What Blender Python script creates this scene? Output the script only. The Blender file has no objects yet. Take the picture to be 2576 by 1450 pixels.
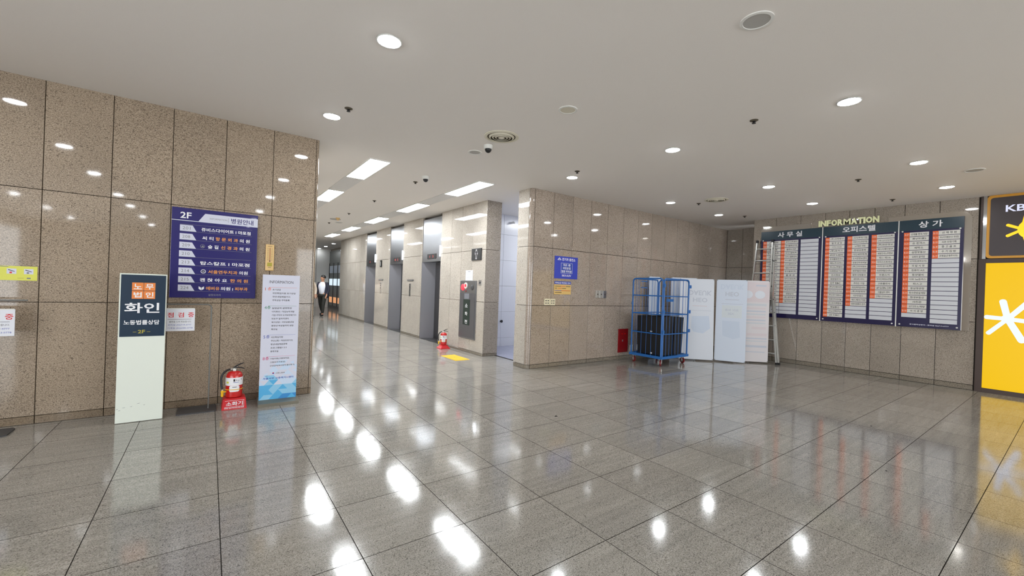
import bpy, bmesh, math, random
from mathutils import Vector, Matrix

# ------------------------------------------------------------------ camera, world, exposure
SC = bpy.context.scene
COL = SC.collection
H = 3.372                      # ceiling height
EYE = 1.5
YAW, PITCH, ROLL, F = 0.628217, -0.000253, 0.0356476, 1048.386

cam_d = bpy.data.cameras.new('camera')
cam_d.sensor_width = 36.0
cam_d.lens = F / 2576 * 36.0
cam_d.clip_start = 0.05
cam_d.clip_end = 200
cam = bpy.data.objects.new('camera', cam_d)
COL.objects.link(cam)
_f = Vector((math.sin(YAW) * math.cos(PITCH), math.cos(YAW) * math.cos(PITCH), math.sin(PITCH)))
_r = Vector((math.cos(YAW), -math.sin(YAW), 0))
_u = _r.cross(_f)
_r2 = _r * math.cos(ROLL) + _u * math.sin(ROLL)
_u2 = -_r * math.sin(ROLL) + _u * math.cos(ROLL)
cam.matrix_world = Matrix(((_r2.x, _u2.x, -_f.x, 0), (_r2.y, _u2.y, -_f.y, 0), (_r2.z, _u2.z, -_f.z, EYE), (0, 0, 0, 1)))
SC.camera = cam

world = bpy.data.worlds.new('world')
SC.world = world
world.use_nodes = True
world.node_tree.nodes['Background'].inputs[0].default_value = (0.93, 0.97, 1.0, 1)
world.node_tree.nodes['Background'].inputs[1].default_value = 3.0      # overcast daylight let in by the added openings

SC.view_settings.view_transform = 'Standard'
SC.view_settings.look = 'None'
SC.view_settings.gamma = 1
SC.view_settings.use_curve_mapping = False
SC.view_settings.exposure = 0.83
SC.cycles.max_bounces = 10
SC.cycles.diffuse_bounces = 6
SC.cycles.sample_clamp_indirect = 8.0

LAMP = 62.0        # radiance of the round downlights
PANEL = 22.0       # radiance of the rectangular corridor lights
LAMP_COL = (0.93, 0.97, 1.0)

# ------------------------------------------------------------------ materials
def srgb(r, g, b):
    def c(v):
        v /= 255.0
        return v / 12.92 if v <= 0.04045 else ((v + 0.055) / 1.055) ** 2.4
    return (c(r), c(g), c(b), 1)

def mat(name, col, rough=0.5, metal=0.0, spec=0.5, emit=None, estr=0.0, bump=0.0, bscale=50.0, var=0.0, coat=0.0):
    m = bpy.data.materials.new(name)
    m.use_nodes = True
    nt = m.node_tree
    b = nt.nodes['Principled BSDF']
    b.inputs['Base Color'].default_value = col
    b.inputs['Roughness'].default_value = rough
    b.inputs['Metallic'].default_value = metal
    b.inputs['Specular IOR Level'].default_value = spec
    b.inputs['Coat Weight'].default_value = coat
    if emit:
        b.inputs['Emission Color'].default_value = emit
        b.inputs['Emission Strength'].default_value = estr
    g = nt.nodes.new('ShaderNodeNewGeometry')
    n = nt.nodes.new('ShaderNodeTexNoise')
    n.inputs['Scale'].default_value = bscale
    n.inputs['Detail'].default_value = 3
    nt.links.new(g.outputs['Position'], n.inputs['Vector'])
    if var > 0:
        mx = nt.nodes.new('ShaderNodeMix'); mx.data_type = 'RGBA'; mx.blend_type = 'MULTIPLY'
        mx.inputs[0].default_value = 1
        mx.inputs[6].default_value = col
        mr = nt.nodes.new('ShaderNodeMapRange')
        mr.inputs[1].default_value = 0.3; mr.inputs[2].default_value = 0.7
        mr.inputs[3].default_value = 1 - var; mr.inputs[4].default_value = 1
        nt.links.new(n.outputs[0], mr.inputs[0])
        nt.links.new(mr.outputs[0], mx.inputs[7])
        nt.links.new(mx.outputs[2], b.inputs['Base Color'])
    if bump > 0:
        bp = nt.nodes.new('ShaderNodeBump')
        bp.inputs['Strength'].default_value = bump
        bp.inputs['Distance'].default_value = 0.002
        nt.links.new(n.outputs[0], bp.inputs['Height'])
        nt.links.new(bp.outputs[0], b.inputs['Normal'])
    return m

def granite(name, base, light, dark, speck_scale, speck_amt, rough, bump=0.0, streak=0.0, tilevar=0.06, spec=0.5):
    """polished granite: blotchy ground, fine crystals, dark mica specks"""
    m = bpy.data.materials.new(name)
    m.use_nodes = True
    nt = m.node_tree
    N = nt.nodes.new
    L = nt.links.new
    b = nt.nodes['Principled BSDF']
    g = N('ShaderNodeNewGeometry')
    oi = N('ShaderNodeObjectInfo')
    # shift each slab so the grain does not run on across joints
    sh = N('ShaderNodeVectorMath'); sh.operation = 'SCALE'
    cb = N('ShaderNodeCombineXYZ')
    L(oi.outputs['Random'], cb.inputs[0]); L(oi.outputs['Random'], cb.inputs[1]); L(oi.outputs['Random'], cb.inputs[2])
    L(cb.outputs[0], sh.inputs[0]); sh.inputs['Scale'].default_value = 37.0
    ad = N('ShaderNodeVectorMath'); ad.operation = 'ADD'
    L(g.outputs['Position'], ad.inputs[0]); L(sh.outputs[0], ad.inputs[1])
    an = N('ShaderNodeMapping'); an.inputs['Scale'].default_value = (0.62, 0.85, 1.0)
    L(ad.outputs[0], an.inputs['Vector'])
    vec = an.outputs[0]
    def noise(scale, detail=2, rough_=0.5, v=vec):
        n = N('ShaderNodeTexNoise'); n.inputs['Scale'].default_value = scale
        n.inputs['Detail'].default_value = detail; n.inputs['Roughness'].default_value = rough_
        L(v, n.inputs['Vector']); return n.outputs[0]
    def rng(o, a, c, d=0, e=1):
        r = N('ShaderNodeMapRange'); L(o, r.inputs[0])
        r.inputs[1].default_value = a; r.inputs[2].default_value = c
        r.inputs[3].default_value = d; r.inputs[4].default_value = e
        return r.outputs[0]
    def mix(fac, a, c, bt='MIX'):
        x = N('ShaderNodeMix'); x.data_type = 'RGBA'; x.blend_type = bt
        if isinstance(fac, float): x.inputs[0].default_value = fac
        else: L(fac, x.inputs[0])
        for i, v in ((6, a), (7, c)):
            if isinstance(v, tuple): x.inputs[i].default_value = v
            else: L(v, x.inputs[i])
        return x.outputs[2]
    c = mix(rng(noise(speck_scale * 0.9, 3, 0.7), 0.38, 0.62), base, light)
    st = N('ShaderNodeMapping'); st.inputs['Scale'].default_value = (1.0, 1.0, 1.0)
    specks = rng(noise(speck_scale, 2, 0.55), 0.355, 0.41, 1, 0)
    big = rng(noise(speck_scale * 0.42, 3, 0.65), 0.33, 0.40, 0.8, 0)
    am = N('ShaderNodeMath'); am.operation = 'MAXIMUM'
    L(specks, am.inputs[0]); L(big, am.inputs[1])
    am2 = N('ShaderNodeMath'); am2.operation = 'MULTIPLY'
    L(am.outputs[0], am2.inputs[0]); am2.inputs[1].default_value = speck_amt
    c = mix(am2.outputs[0], c, dark)
    cloud = rng(noise(1.6, 3, 0.6), 0.3, 0.7, 0.90, 1.06)
    tv = rng(oi.outputs['Random'], 0, 1, 1 - tilevar, 1 + tilevar)
    mm = N('ShaderNodeMath'); mm.operation = 'MULTIPLY'; L(cloud, mm.inputs[0]); L(tv, mm.inputs[1])
    k = mm.outputs[0]
    if streak > 0:
        mp = N('ShaderNodeMapping'); mp.inputs['Scale'].default_value = (1.2, 16.0, 1.0)
        L(vec, mp.inputs['Vector'])
        s2 = rng(noise(1.6, 4, 0.65, mp.outputs[0]), 0.3, 0.7, 1 - streak, 1 + streak)
        m3 = N('ShaderNodeMath'); m3.operation = 'MULTIPLY'; L(k, m3.inputs[0]); L(s2, m3.inputs[1]); k = m3.outputs[0]
    gc = N('ShaderNodeCombineColor'); L(k, gc.inputs[0]); L(k, gc.inputs[1]); L(k, gc.inputs[2])
    c = mix(1.0, c, gc.outputs[0], 'MULTIPLY')
    L(c, b.inputs['Base Color'])
    b.inputs['Specular IOR Level'].default_value = spec
    rr = rng(noise(9, 3, 0.6), 0.3, 0.7, rough * 0.8, rough * 1.2)
    L(rr, b.inputs['Roughness'])
    if bump > 0:
        bp = N('ShaderNodeBump'); bp.inputs['Strength'].default_value = bump
        bp.inputs['Distance'].default_value = 0.01
        L(noise(5.0, 2, 0.5), bp.inputs['Height'])
        L(bp.outputs[0], b.inputs['Normal'])
    return m

M = {}
M['granite_pink'] = granite('granite_pink', srgb(134, 118, 101), srgb(180, 163, 143), srgb(62, 50, 41), 165, 0.80, 0.045, spec=0.55)
M['granite_grey'] = granite('granite_grey', srgb(136, 126, 115), srgb(180, 169, 157), srgb(72, 64, 54), 140, 0.80, 0.05, spec=0.55)
M['granite_mid'] = granite('granite_middle', srgb(146, 132, 120), srgb(188, 174, 161), srgb(78, 66, 54), 140, 0.80, 0.05, spec=0.55)
M['granite_corr'] = granite('granite_corridor', srgb(176, 168, 157), srgb(202, 195, 185), srgb(92, 80, 68), 140, 0.80, 0.04, spec=0.6)
M['granite_base'] = granite('granite_base', srgb(118, 103, 86), srgb(146, 130, 110), srgb(52, 43, 35), 210, 0.70, 0.08)
M['granite_floor'] = granite('granite_floor', srgb(129, 125, 117), srgb(172, 168, 161), srgb(46, 41, 36), 240, 0.85, 0.095, bump=0.035, streak=0.13, tilevar=0.05, spec=1.0)
M['granite_base_grey'] = granite('granite_base_grey', srgb(112, 104, 92), srgb(150, 141, 128), srgb(54, 47, 39), 140, 0.80, 0.08)
M['grout'] = mat('grout', srgb(48, 42, 36), 0.9)
M['grout_light'] = mat('grout_light', srgb(120, 108, 96), 0.9)
M['floor_grout'] = mat('floor_grout', srgb(40, 36, 32), 0.9, spec=0.1)
M['ceiling'] = mat('ceiling_paint', srgb(236, 231, 226), 0.75, spec=0.25, bump=0.15, bscale=180, var=0.04)
M['white_paint'] = mat('white_paint', srgb(225, 224, 220), 0.6, var=0.03)
M['white_tile'] = mat('white_tile', srgb(214, 215, 221), 0.22)
M['blue_floor'] = mat('blue_floor', srgb(158, 160, 180), 0.25, var=0.1, bscale=9)
M['steel'] = mat('stainless_steel', srgb(150, 152, 156), 0.28, 1.0, bump=0.1, bscale=300)
M['steel_jamb'] = mat('stainless_jamb', srgb(128, 128, 134), 0.38, 0.9)
M['steel_dark'] = mat('dark_steel', srgb(96, 95, 94), 0.4, 0.9)
M['steel_mirror'] = mat('mirror_steel', srgb(200, 202, 206), 0.07, 1.0)
M['alu'] = mat('aluminium', srgb(196, 196, 192), 0.35, 0.85, var=0.1, bscale=30)
M['black'] = mat('black_plastic', srgb(22, 22, 24), 0.45)
M['black_matte'] = mat('black_matte', srgb(14, 14, 15), 0.9)
M['grey_metal'] = mat('grey_painted_metal', srgb(112, 112, 108), 0.4, 0.4)
M['grey_base'] = mat('dark_grey_base', srgb(72, 72, 74), 0.5, 0.2)
M['white_plastic'] = mat('white_plastic', srgb(222, 222, 218), 0.4)
M['cream'] = mat('cream_plastic', srgb(226, 216, 184), 0.45)
M['vent_cream'] = mat('vent_cream', srgb(214, 208, 190), 0.5)
M['vent_dark'] = mat('vent_dark', srgb(84, 76, 62), 0.7)
M['disc_grey'] = mat('dull_disc', srgb(176, 174, 170), 0.6)
M['cover_grey'] = mat('cover_grey', srgb(216, 214, 212), 0.5)
M['red'] = mat('red_enamel', srgb(196, 22, 22), 0.22, coat=0.5)
M['red_plastic'] = mat('red_plastic', srgb(196, 30, 38), 0.4)
M['red_dark'] = mat('dark_red_paint', srgb(140, 16, 22), 0.4)
M['yellow'] = mat('yellow_plastic', srgb(236, 186, 24), 0.45)
M['tactile'] = mat('tactile_yellow', srgb(240, 196, 60), 0.5)
M['brown_band'] = mat('brown_band', srgb(66, 52, 46), 0.4, 0.3)
M['stand_olive'] = mat('stand_grey_metal', srgb(128, 124, 112), 0.35, 0.5)
M['print_white'] = mat('print_white', srgb(236, 236, 240), 0.5)
M['print_black'] = mat('print_black', srgb(30, 30, 34), 0.5)
M['print_grey'] = mat('print_grey', srgb(120, 122, 130), 0.5)
M['print_red'] = mat('print_red', srgb(206, 40, 44), 0.5)
M['print_blue'] = mat('print_blue', srgb(44, 72, 168), 0.5)
M['print_orange'] = mat('print_orange', srgb(226, 152, 62), 0.5)
M['print_green'] = mat('print_green', srgb(30, 130, 88), 0.5)
M['print_rust'] = mat('print_rust', srgb(214, 92, 44), 0.5)
M['print_pink'] = mat('print_pink', srgb(196, 40, 110), 0.5)
M['print_olive'] = mat('print_olive', srgb(176, 164, 60), 0.5)
M['navy'] = mat('navy_acrylic', srgb(32, 28, 104), 0.25, coat=0.2)
M['navy_board'] = mat('navy_board', srgb(22, 14, 64), 0.3)
M['teal_header'] = mat('teal_header', srgb(24, 52, 66), 0.3)
M['teal_sign'] = mat('teal_sign', srgb(12, 42, 66), 0.35)
M['strip_white'] = mat('strip_white', srgb(204, 206, 212), 0.45)
M['strip_cream'] = mat('strip_cream', srgb(216, 214, 208), 0.45)
M['tag_orange'] = mat('tag_orange', srgb(236, 104, 44), 0.45)
M['tag_sq'] = mat('orange_square', srgb(232, 134, 62), 0.5)
M['acrylic'] = mat('mirror_acrylic', srgb(196, 190, 182), 0.06, 0.75)
M['lav_white'] = mat('sign_white', srgb(208, 210, 226), 0.45)
M['off_white'] = mat('off_white_board', srgb(224, 230, 220), 0.5)
M['paper'] = mat('paper', srgb(222, 224, 232), 0.6)
M['banner'] = mat('banner_back', srgb(213, 218, 227), 0.55)
M['banner_blue'] = mat('banner_back_bluish', srgb(207, 216, 230), 0.55)
M['banner_pink'] = mat('banner_back_pinkish', srgb(213, 209, 212), 0.55)
M['ghost_blue'] = mat('show_through_blue', srgb(198, 209, 225), 0.55)
M['ghost_grey'] = mat('show_through_grey', srgb(190, 196, 208), 0.55)
M['ghost_yellow'] = mat('show_through_yellow', srgb(209, 216, 221), 0.55)
M['ghost_pink'] = mat('show_through_pink', srgb(211, 201, 205), 0.55)
M['ghost_green'] = mat('show_through_green', srgb(198, 203, 209), 0.55)
M['cage_blue'] = mat('cage_blue_paint', srgb(34, 104, 178), 0.35)
M['bin_black'] = mat('corrugated_black', srgb(20, 20, 22), 0.55)
M['caster_red'] = mat('caster_red', srgb(120, 24, 26), 0.4)
M['poster_blue'] = mat('poster_blue', srgb(42, 62, 180), 0.4)
M['poster_sand'] = mat('poster_sand', srgb(220, 184, 110), 0.5)
M['sticker'] = mat('sticker_yellow', srgb(216, 216, 88), 0.45)
M['wood_yellow'] = mat('thermometer_wood', srgb(226, 190, 130), 0.4)
M['letter_gold'] = mat('letter_cream_gold', srgb(246, 248, 196), 0.4, 0.0)
M['gold_rim'] = mat('gold_rim', srgb(206, 146, 30), 0.35)
M['brown_sign'] = mat('brown_sign', srgb(58, 48, 50), 0.35)
M['green_dark'] = mat('dark_green_panel', srgb(34, 50, 44), 0.3)
M['skin'] = mat('skin', srgb(190, 140, 112), 0.55)
M['hair'] = mat('hair', srgb(20, 17, 16), 0.5)
M['jacket'] = mat('navy_jacket', srgb(32, 34, 52), 0.75)
M['trousers'] = mat('dark_trousers', srgb(36, 36, 32), 0.8)
M['shirt'] = mat('white_shirt', srgb(222, 226, 238), 0.7)
M['coat'] = mat('beige_coat', srgb(206, 190, 172), 0.8)
M['glass_dark'] = mat('dark_glass', srgb(50, 58, 60), 0.1, 0.0, spec=0.8)
M['poster_art'] = mat('poster_art', srgb(120, 130, 138), 0.3, var=0.6, bscale=3)
M['blue1'] = mat('mosaic_pale', srgb(196, 214, 236), 0.45)
M['blue2'] = mat('mosaic_light', srgb(140, 196, 228), 0.45)
M['blue3'] = mat('mosaic_sky', srgb(84, 172, 222), 0.45)
M['blue4'] = mat('mosaic_mid', srgb(60, 140, 206), 0.45)
def emi(name, col, s):
    m = mat(name, tuple(0.6 * q for q in col[:3]) + (1,), 0.4, emit=col, estr=s)
    return m
M['lamp'] = emi('downlight_glow', (*LAMP_COL, 1), LAMP)
M['lamp_far'] = emi('far_downlight_glow', (*LAMP_COL, 1), LAMP * 0.4)
M['panel_light'] = emi('panel_glow', (*LAMP_COL, 1), PANEL)
M['lantern'] = emi('lantern_glow', (0.8, 0.9, 1, 1), 0.9)
M['red_digit'] = emi('red_digit', (1, 0.1, 0.08, 1), 0.8)
M['alarm_red'] = emi('alarm_lamp_red', (1, 0.05, 0.08, 1), 0.5)
M['lightbox_yellow'] = mat('lightbox_yellow', srgb(120, 92, 0), 0.3, spec=0.2, emit=srgb(240, 192, 0), estr=0.5)
M['lightbox_white'] = mat('lightbox_white', srgb(120, 126, 140), 0.3, emit=srgb(214, 224, 250), estr=0.6)
M['sign_lit_yellow'] = mat('sign_lit_yellow', srgb(230, 180, 10), 0.3, emit=srgb(255, 204, 0), estr=0.42)
M['sign_lit_white'] = mat('sign_lit_white', srgb(200, 204, 222), 0.3, emit=srgb(206, 210, 240), estr=0.35)
M['shop_lit'] = emi('shop_interior_glow', (0.75, 0.9, 1, 1), 0.5)
M['shop_warm'] = emi('shop_warm_glow', (1.0, 0.45, 0.2, 1), 0.35)
M['shop_window'] = emi('lit_shop_window', (1.0, 0.86, 0.66, 1), 5.0)

CAGE, CSIZE, CROT = (7.46, 5.03), (0.96, 0.76), 0.02    # roll cage corner, footprint, turn

# ------------------------------------------------------------------ helpers
def link(o, parent=None):
    COL.objects.link(o)
    if parent is not None:
        o.parent = parent
    return o

def tag(o, label=None, cat=None, group=None, kind=None):
    if label: o['label'] = label
    if cat: o['category'] = cat
    if group: o['group'] = group
    if kind: o['kind'] = kind
    return o

def thing(name, label, cat, loc=(0, 0, 0), rz=0.0, group=None):
    o = bpy.data.objects.new(name, None)
    o.empty_display_size = 0.1
    COL.objects.link(o)
    o.location = loc
    o.rotation_euler = (0, 0, rz)
    return tag(o, label, cat, group)

class MB:
    def __init__(self):
        self.v, self.f, self.mi, self.mats, self.sm = [], [], [], [], []
    def _m(self, m):
        if m not in self.mats: self.mats.append(m)
        return self.mats.index(m)
    def add(self, vs, fs, m=None, smooth=False):
        k = len(self.v); self.v += [tuple(v) for v in vs]
        i = self._m(m)
        for f in fs:
            self.f.append([a + k for a in f]); self.mi.append(i); self.sm.append(smooth)
        return self
    def box(self, x, y, z, m=None):
        vs = [(a, b, c) for c in z for b in y for a in x]
        return self.add(vs, [(0, 2, 3, 1), (4, 5, 7, 6), (0, 1, 5, 4), (2, 6, 7, 3), (0, 4, 6, 2), (1, 3, 7, 5)], m)
    def tube(self, pts, r, n=8, m=None, cap=True):
        pts = [Vector(p) for p in pts]
        if not hasattr(r, '__len__'): r = [r] * len(pts)
        vs, fs = [], []
        up = None
        for i, p in enumerate(pts):
            d = (pts[min(i + 1, len(pts) - 1)] - pts[max(i - 1, 0)]).normalized()
            if up is None:
                up = Vector((0, 0, 1)) if abs(d.z) < 0.9 else Vector((1, 0, 0))
            a = d.cross(up).normalized(); b = d.cross(a).normalized(); up = -b if False else a.cross(d).normalized()
            for k in range(n):
                t = 2 * math.pi * k / n
                vs.append(p + (a * math.cos(t) + up * math.sin(t)) * r[i])
        for i in range(len(pts) - 1):
            for k in range(n):
                a0 = i * n + k; a1 = i * n + (k + 1) % n
                fs.append((a0, a1, a1 + n, a0 + n))
        if cap:
            fs.append(tuple(range(n))[::-1]); fs.append(tuple(range((len(pts) - 1) * n, len(pts) * n)))
        return self.add(vs, fs, m, True)
    def lathe(self, prof, n=24, m=None, c=(0, 0, 0), axis='z', cap=True):
        vs, fs = [], []
        for (r, z) in prof:
            for k in range(n):
                t = 2 * math.pi * k / n
                a, b = r * math.cos(t), r * math.sin(t)
                v = (a, b, z) if axis == 'z' else ((a, z, b) if axis == 'y' else (z, a, b))
                vs.append((v[0] + c[0], v[1] + c[1], v[2] + c[2]))
        for i in range(len(prof) - 1):
            for k in range(n):
                a0 = i * n + k; a1 = i * n + (k + 1) % n
                fs.append((a0, a1, a1 + n, a0 + n))
        if cap:
            fs.append(tuple(range(n))[::-1]); fs.append(tuple(range((len(prof) - 1) * n, len(prof) * n)))
        return self.add(vs, fs, m, True)
    def prism(self, poly, y0, y1, m=None):
        """polygon in x,z extruded along y"""
        n = len(poly)
        vs = [(x, y0, z) for x, z in poly] + [(x, y1, z) for x, z in poly]
        fs = [tuple(range(n)), tuple(range(n, 2 * n))[::-1]]
        fs += [(i, i + n, (i + 1) % n + n, (i + 1) % n) for i in range(n)]
        return self.add(vs, fs, m)
    def mesh(self, name):
        me = bpy.data.meshes.new(name)
        me.from_pydata(self.v, [], self.f)
        for m in self.mats:
            me.materials.append(m)
        for p, i, s in zip(me.polygons, self.mi, self.sm):
            p.material_index = i; p.use_smooth = s
        bm = bmesh.new(); bm.from_mesh(me)
        bmesh.ops.recalc_face_normals(bm, faces=bm.faces)
        bm.to_mesh(me); bm.free()
        me.update()
        return me
    def build(self, name, parent=None, loc=(0, 0, 0), rz=0.0, bevel=0.0, seg=2):
        me = self.mesh(name)
        if bevel > 0:
            bm = bmesh.new(); bm.from_mesh(me)
            bmesh.ops.bevel(bm, geom=list(bm.edges), offset=bevel, segments=seg, affect='EDGES', profile=0.5)
            bm.to_mesh(me); bm.free()
        o = bpy.data.objects.new(name, me)
        link(o, parent); o.location = loc; o.rotation_euler = (0, 0, rz)
        if any(self.sm):
            md = me
            for e in md.edges: pass
            try: md.set_sharp_from_angle(angle=math.radians(40))
            except Exception: pass
        return o

def box(name, x, y, z, m, parent=None, bevel=0.0):
    return MB().box(x, y, z, m).build(name, parent, bevel=bevel)

# ---- lettering
_tc = {}
PENDING = []
def bold_for(body, bold):
    if len(body) == 1 and body in 'INFORATK': return round(min(bold, 0.05), 4)
    return 0.0 if 'M' in body and len(body) > 1 else round(min(bold, 0.02), 4)

def bake_text(keys):
    """one curve evaluation per stroke weight: every string on a line of its own, then cut apart by line"""
    groups = {}
    for body, bold in keys: groups.setdefault(bold, []).append(body)
    for bold, bodies in groups.items():
        c = bpy.data.curves.new('t', 'FONT'); c.size = 1.0; c.resolution_u = 2; c.offset = bold; c.space_line = 4.0
        c.body = '\n'.join(bodies)
        o = bpy.data.objects.new('t', c)
        me = bpy.data.meshes.new_from_object(o)
        vs = [tuple(v.co) for v in me.vertices]
        pitch = 4.0
        line = [int(round((-v[1] + 0.35) / pitch)) for v in vs]
        loc, out = {}, {}
        for i, v in enumerate(vs):
            k = line[i]; d = out.setdefault(k, ([], []))
            loc[i] = len(d[0]); d[0].append((v[0], v[1] + k * pitch, 0.0))
        for p in me.polygons:
            f = tuple(p.vertices); out[line[f[0]]][1].append(tuple(loc[i] for i in f))
        for k, body in enumerate(bodies):
            _tc[(body, bold)] = out.get(k, ([], []))
        bpy.data.objects.remove(o); bpy.data.curves.remove(c); bpy.data.meshes.remove(me)

def finish_text():
    bake_text(sorted({(j[0], bold_for(j[0], j[8])) for L_, _p, _n in PENDING for j in L_.jobs}))
    for L_, parent, name in PENDING:
        for j in L_.jobs: L_._put(*j)
        L_._build(parent, name)

class Letters:
    """flat print on a sign face: local x right, z up, y = face"""
    def __init__(self): self.by = {}; self.jobs = []
    def put(self, body, x, z, h, m, w=None, align='l', y=0.0, bold=0.012, flip=False, depth=0.0):
        self.jobs.append((body, x, z, h, m, w, align, y, bold, flip, depth))
    def _put(self, body, x, z, h, m, w, align, y, bold, flip, depth):
        vs, fs = _tc[(body, bold_for(body, bold))]
        if not vs: return
        x0 = min(v[0] for v in vs); x1 = max(v[0] for v in vs)
        z0 = min(v[1] for v in vs); z1 = max(v[1] for v in vs)
        s = h / (z1 - z0) if z1 - z0 > 0.3 else h / 0.8
        sx = s if w is None else w / (x1 - x0)
        W = (x1 - x0) * sx
        ox = x if align == 'l' else (x - W / 2 if align == 'c' else x - W)
        out = []
        for v in vs:
            zz = (v[1] - z0) * s
            if flip: zz = (z1 - z0) * s - zz
            out.append((ox + (v[0] - x0) * sx, y, z + zz))
        mb = self.by.setdefault(m, MB())
        if depth > 0:
            k = len(out)
            vv = out + [(a, b - depth, c) for a, b, c in out]
            ff = [tuple(q) for q in fs] + [tuple(i + k for i in q)[::-1] for q in fs]
            cnt = {}
            for q in fs:
                for i in range(len(q)):
                    e = (q[i], q[(i + 1) % len(q)]); cnt[e] = 1
            for e in cnt:
                if (e[1], e[0]) not in cnt: ff.append((e[0], e[1], e[1] + k, e[0] + k))
            mb.add(vv, ff, M[m])
        else:
            mb.add(out, fs, M[m])
    def rect(self, x, z, m, y=0.0):
        self.by.setdefault(m, MB()).add([(x[0], y, z[0]), (x[1], y, z[0]), (x[1], y, z[1]), (x[0], y, z[1])], [(0, 1, 2, 3)], M[m])
    def poly(self, pts, m, y=0.0):
        self.by.setdefault(m, MB()).add([(a, y, c) for a, c in pts], [tuple(range(len(pts)))], M[m])
    def build(self, parent, name='lettering'):
        PENDING.append((self, parent, name))
    def _build(self, parent, name):
        for m, mb in self.by.items():
            me = bpy.data.meshes.new(name)
            me.from_pydata(mb.v, [], mb.f)
            for mm in mb.mats: me.materials.append(mm)
            me.update()
            o = bpy.data.objects.new(name, me); link(o, parent)

RR = -math.pi / 2      # wall-mounted things on walls facing -x

# ------------------------------------------------------------------ structure
YL, XC, YM, XE, XR = 6.03, 1.14, 6.06, 4.79, 10.80
TH = 0.025
def slab_wall(root, origin, rz, width_list, z_list, m, gap=0.008, name='stone_panel', mbase=None):
    """stone panels on a wall. local x right, y into the wall"""
    cache = {}
    ca, sa = math.cos(rz), math.sin(rz)
    for (x0, x1) in width_list:
        for (z0, z1) in z_list:
            mm = mbase if (mbase is not None and z1 < 0.12) else m
            key = (round(x1 - x0, 4), round(z1 - z0, 4), mm.name)
            if key not in cache:
                w, hh = x1 - x0 - gap, z1 - z0 - gap
                b = 0.0015; FT = TH - 0.0015
                mb = MB()
                mb.add([(0, 0, 0), (w, 0, 0), (w, 0, hh), (0, 0, hh),
                        (0, -FT + b, 0), (w, -FT + b, 0), (w, -FT + b, hh), (0, -FT + b, hh),
                        (b, -FT, b), (w - b, -FT, b), (w - b, -FT, hh - b), (b, -FT, hh - b)],
                       [(0, 1, 5, 4), (1, 2, 6, 5), (2, 3, 7, 6), (3, 0, 4, 7), (4, 5, 9, 8), (5, 6, 10, 9), (6, 7, 11, 10), (7, 4, 8, 11), (8, 9, 10, 11)], mm)
                cache[key] = mb.mesh(name)
            o = bpy.data.objects.new(name, cache[key])
            link(o, root)
            lx = x0 + gap / 2
            o.location = (origin[0] + ca * lx, origin[1] + sa * lx, z0 + gap / 2)
            o.rotation_euler = (0, 0, rz)

def wall(name, x, y, z=(0, H + 0.05), m='grout'):
    o = box(name, x, y, z, M[m])
    o['kind'] = 'structure'
    return o

def spans(js): return list(zip(js[:-1], js[1:]))
def cuts(a, b, step):
    n = max(1, round((b - a) / step)); return [a + (b - a) * i / n for i in range(n + 1)]

# floor --------------------------------------------------------------
SX, SY, FX, FY = 0.62686, 0.6118, 1.97343, 2.27775
floor = wall('floor', (-5.7, 12.3), (-10.6, 27.0), (-0.12, -0.004), 'floor_grout')
floor['kind'] = 'structure'
g = 0.0045
tm = MB()
w_, d_ = SX - g, SY - g
tm.add([(0, 0, -0.004), (w_, 0, -0.004), (w_, d_, -0.004), (0, d_, -0.004), (0, 0, 0), (w_, 0, 0), (w_, d_, 0), (0, d_, 0)],
       [(0, 1, 5, 4), (1, 2, 6, 5), (2, 3, 7, 6), (3, 0, 4, 7)], M['floor_grout'])
tm.add([(0, 0, 0), (w_, 0, 0), (w_, d_, 0), (0, d_, 0)], [(0, 1, 2, 3)], M['granite_floor'])
tile_me = tm.mesh('floor_tile')
near, far = [], MB()
def in_view(x, y):
    d = Vector((x, y, -EYE)); z = d.dot(_f)
    if z < 0.3: return False
    u = 1288 + F * d.dot(_r2) / z; v = 725 - F * d.dot(_u2) / z
    return -260 < u < 2836 and v < 1700
def hidden(x, y):
    return (x < XC and y > YL) or (x > XE and y > YM) or x > XR + 0.1 and y < 4.8
for i in range(-12, 17):
    for j in range(-21, 40):
        x0 = FX + i * SX + g / 2; y0 = FY + j * SY + g / 2
        cx, cy = x0 + SX / 2, y0 + SY / 2
        if (y0 > YL and x0 + w_ < XC) or (y0 > YM and x0 > XE + 0.05 and y0 < 19.6): continue
        if y0 > 19.6 and x0 > 9: continue
        if x0 > 11.9: continue
        vis = in_view(cx, cy) and not hidden(cx, cy)
        if vis: near.append((math.hypot(cx, cy), x0, y0))
        else:
            far.add([(x0, y0, 0), (x0 + w_, y0, 0), (x0 + w_, y0 + d_, 0), (x0, y0 + d_, 0)], [(0, 1, 2, 3)], M['granite_floor'])
near.sort()
for k, (dist, x0, y0) in enumerate(near):
    if k < 300:
        o = bpy.data.objects.new('floor_tile', tile_me); link(o, floor); o.location = (x0, y0, 0)
    else:
        far.add([(x0, y0, 0), (x0 + w_, y0, 0), (x0 + w_, y0 + d_, 0), (x0, y0 + d_, 0)], [(0, 1, 2, 3)], M['granite_floor'])
o = far.build('distant_floor_tiles', floor); o['kind'] = 'stuff'

# ceiling ------------------------------------------------------------
ceiling = wall('ceiling', (-5.7, 12.3), (-10.6, 27.0), (H, H + 0.15), 'ceiling')

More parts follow.
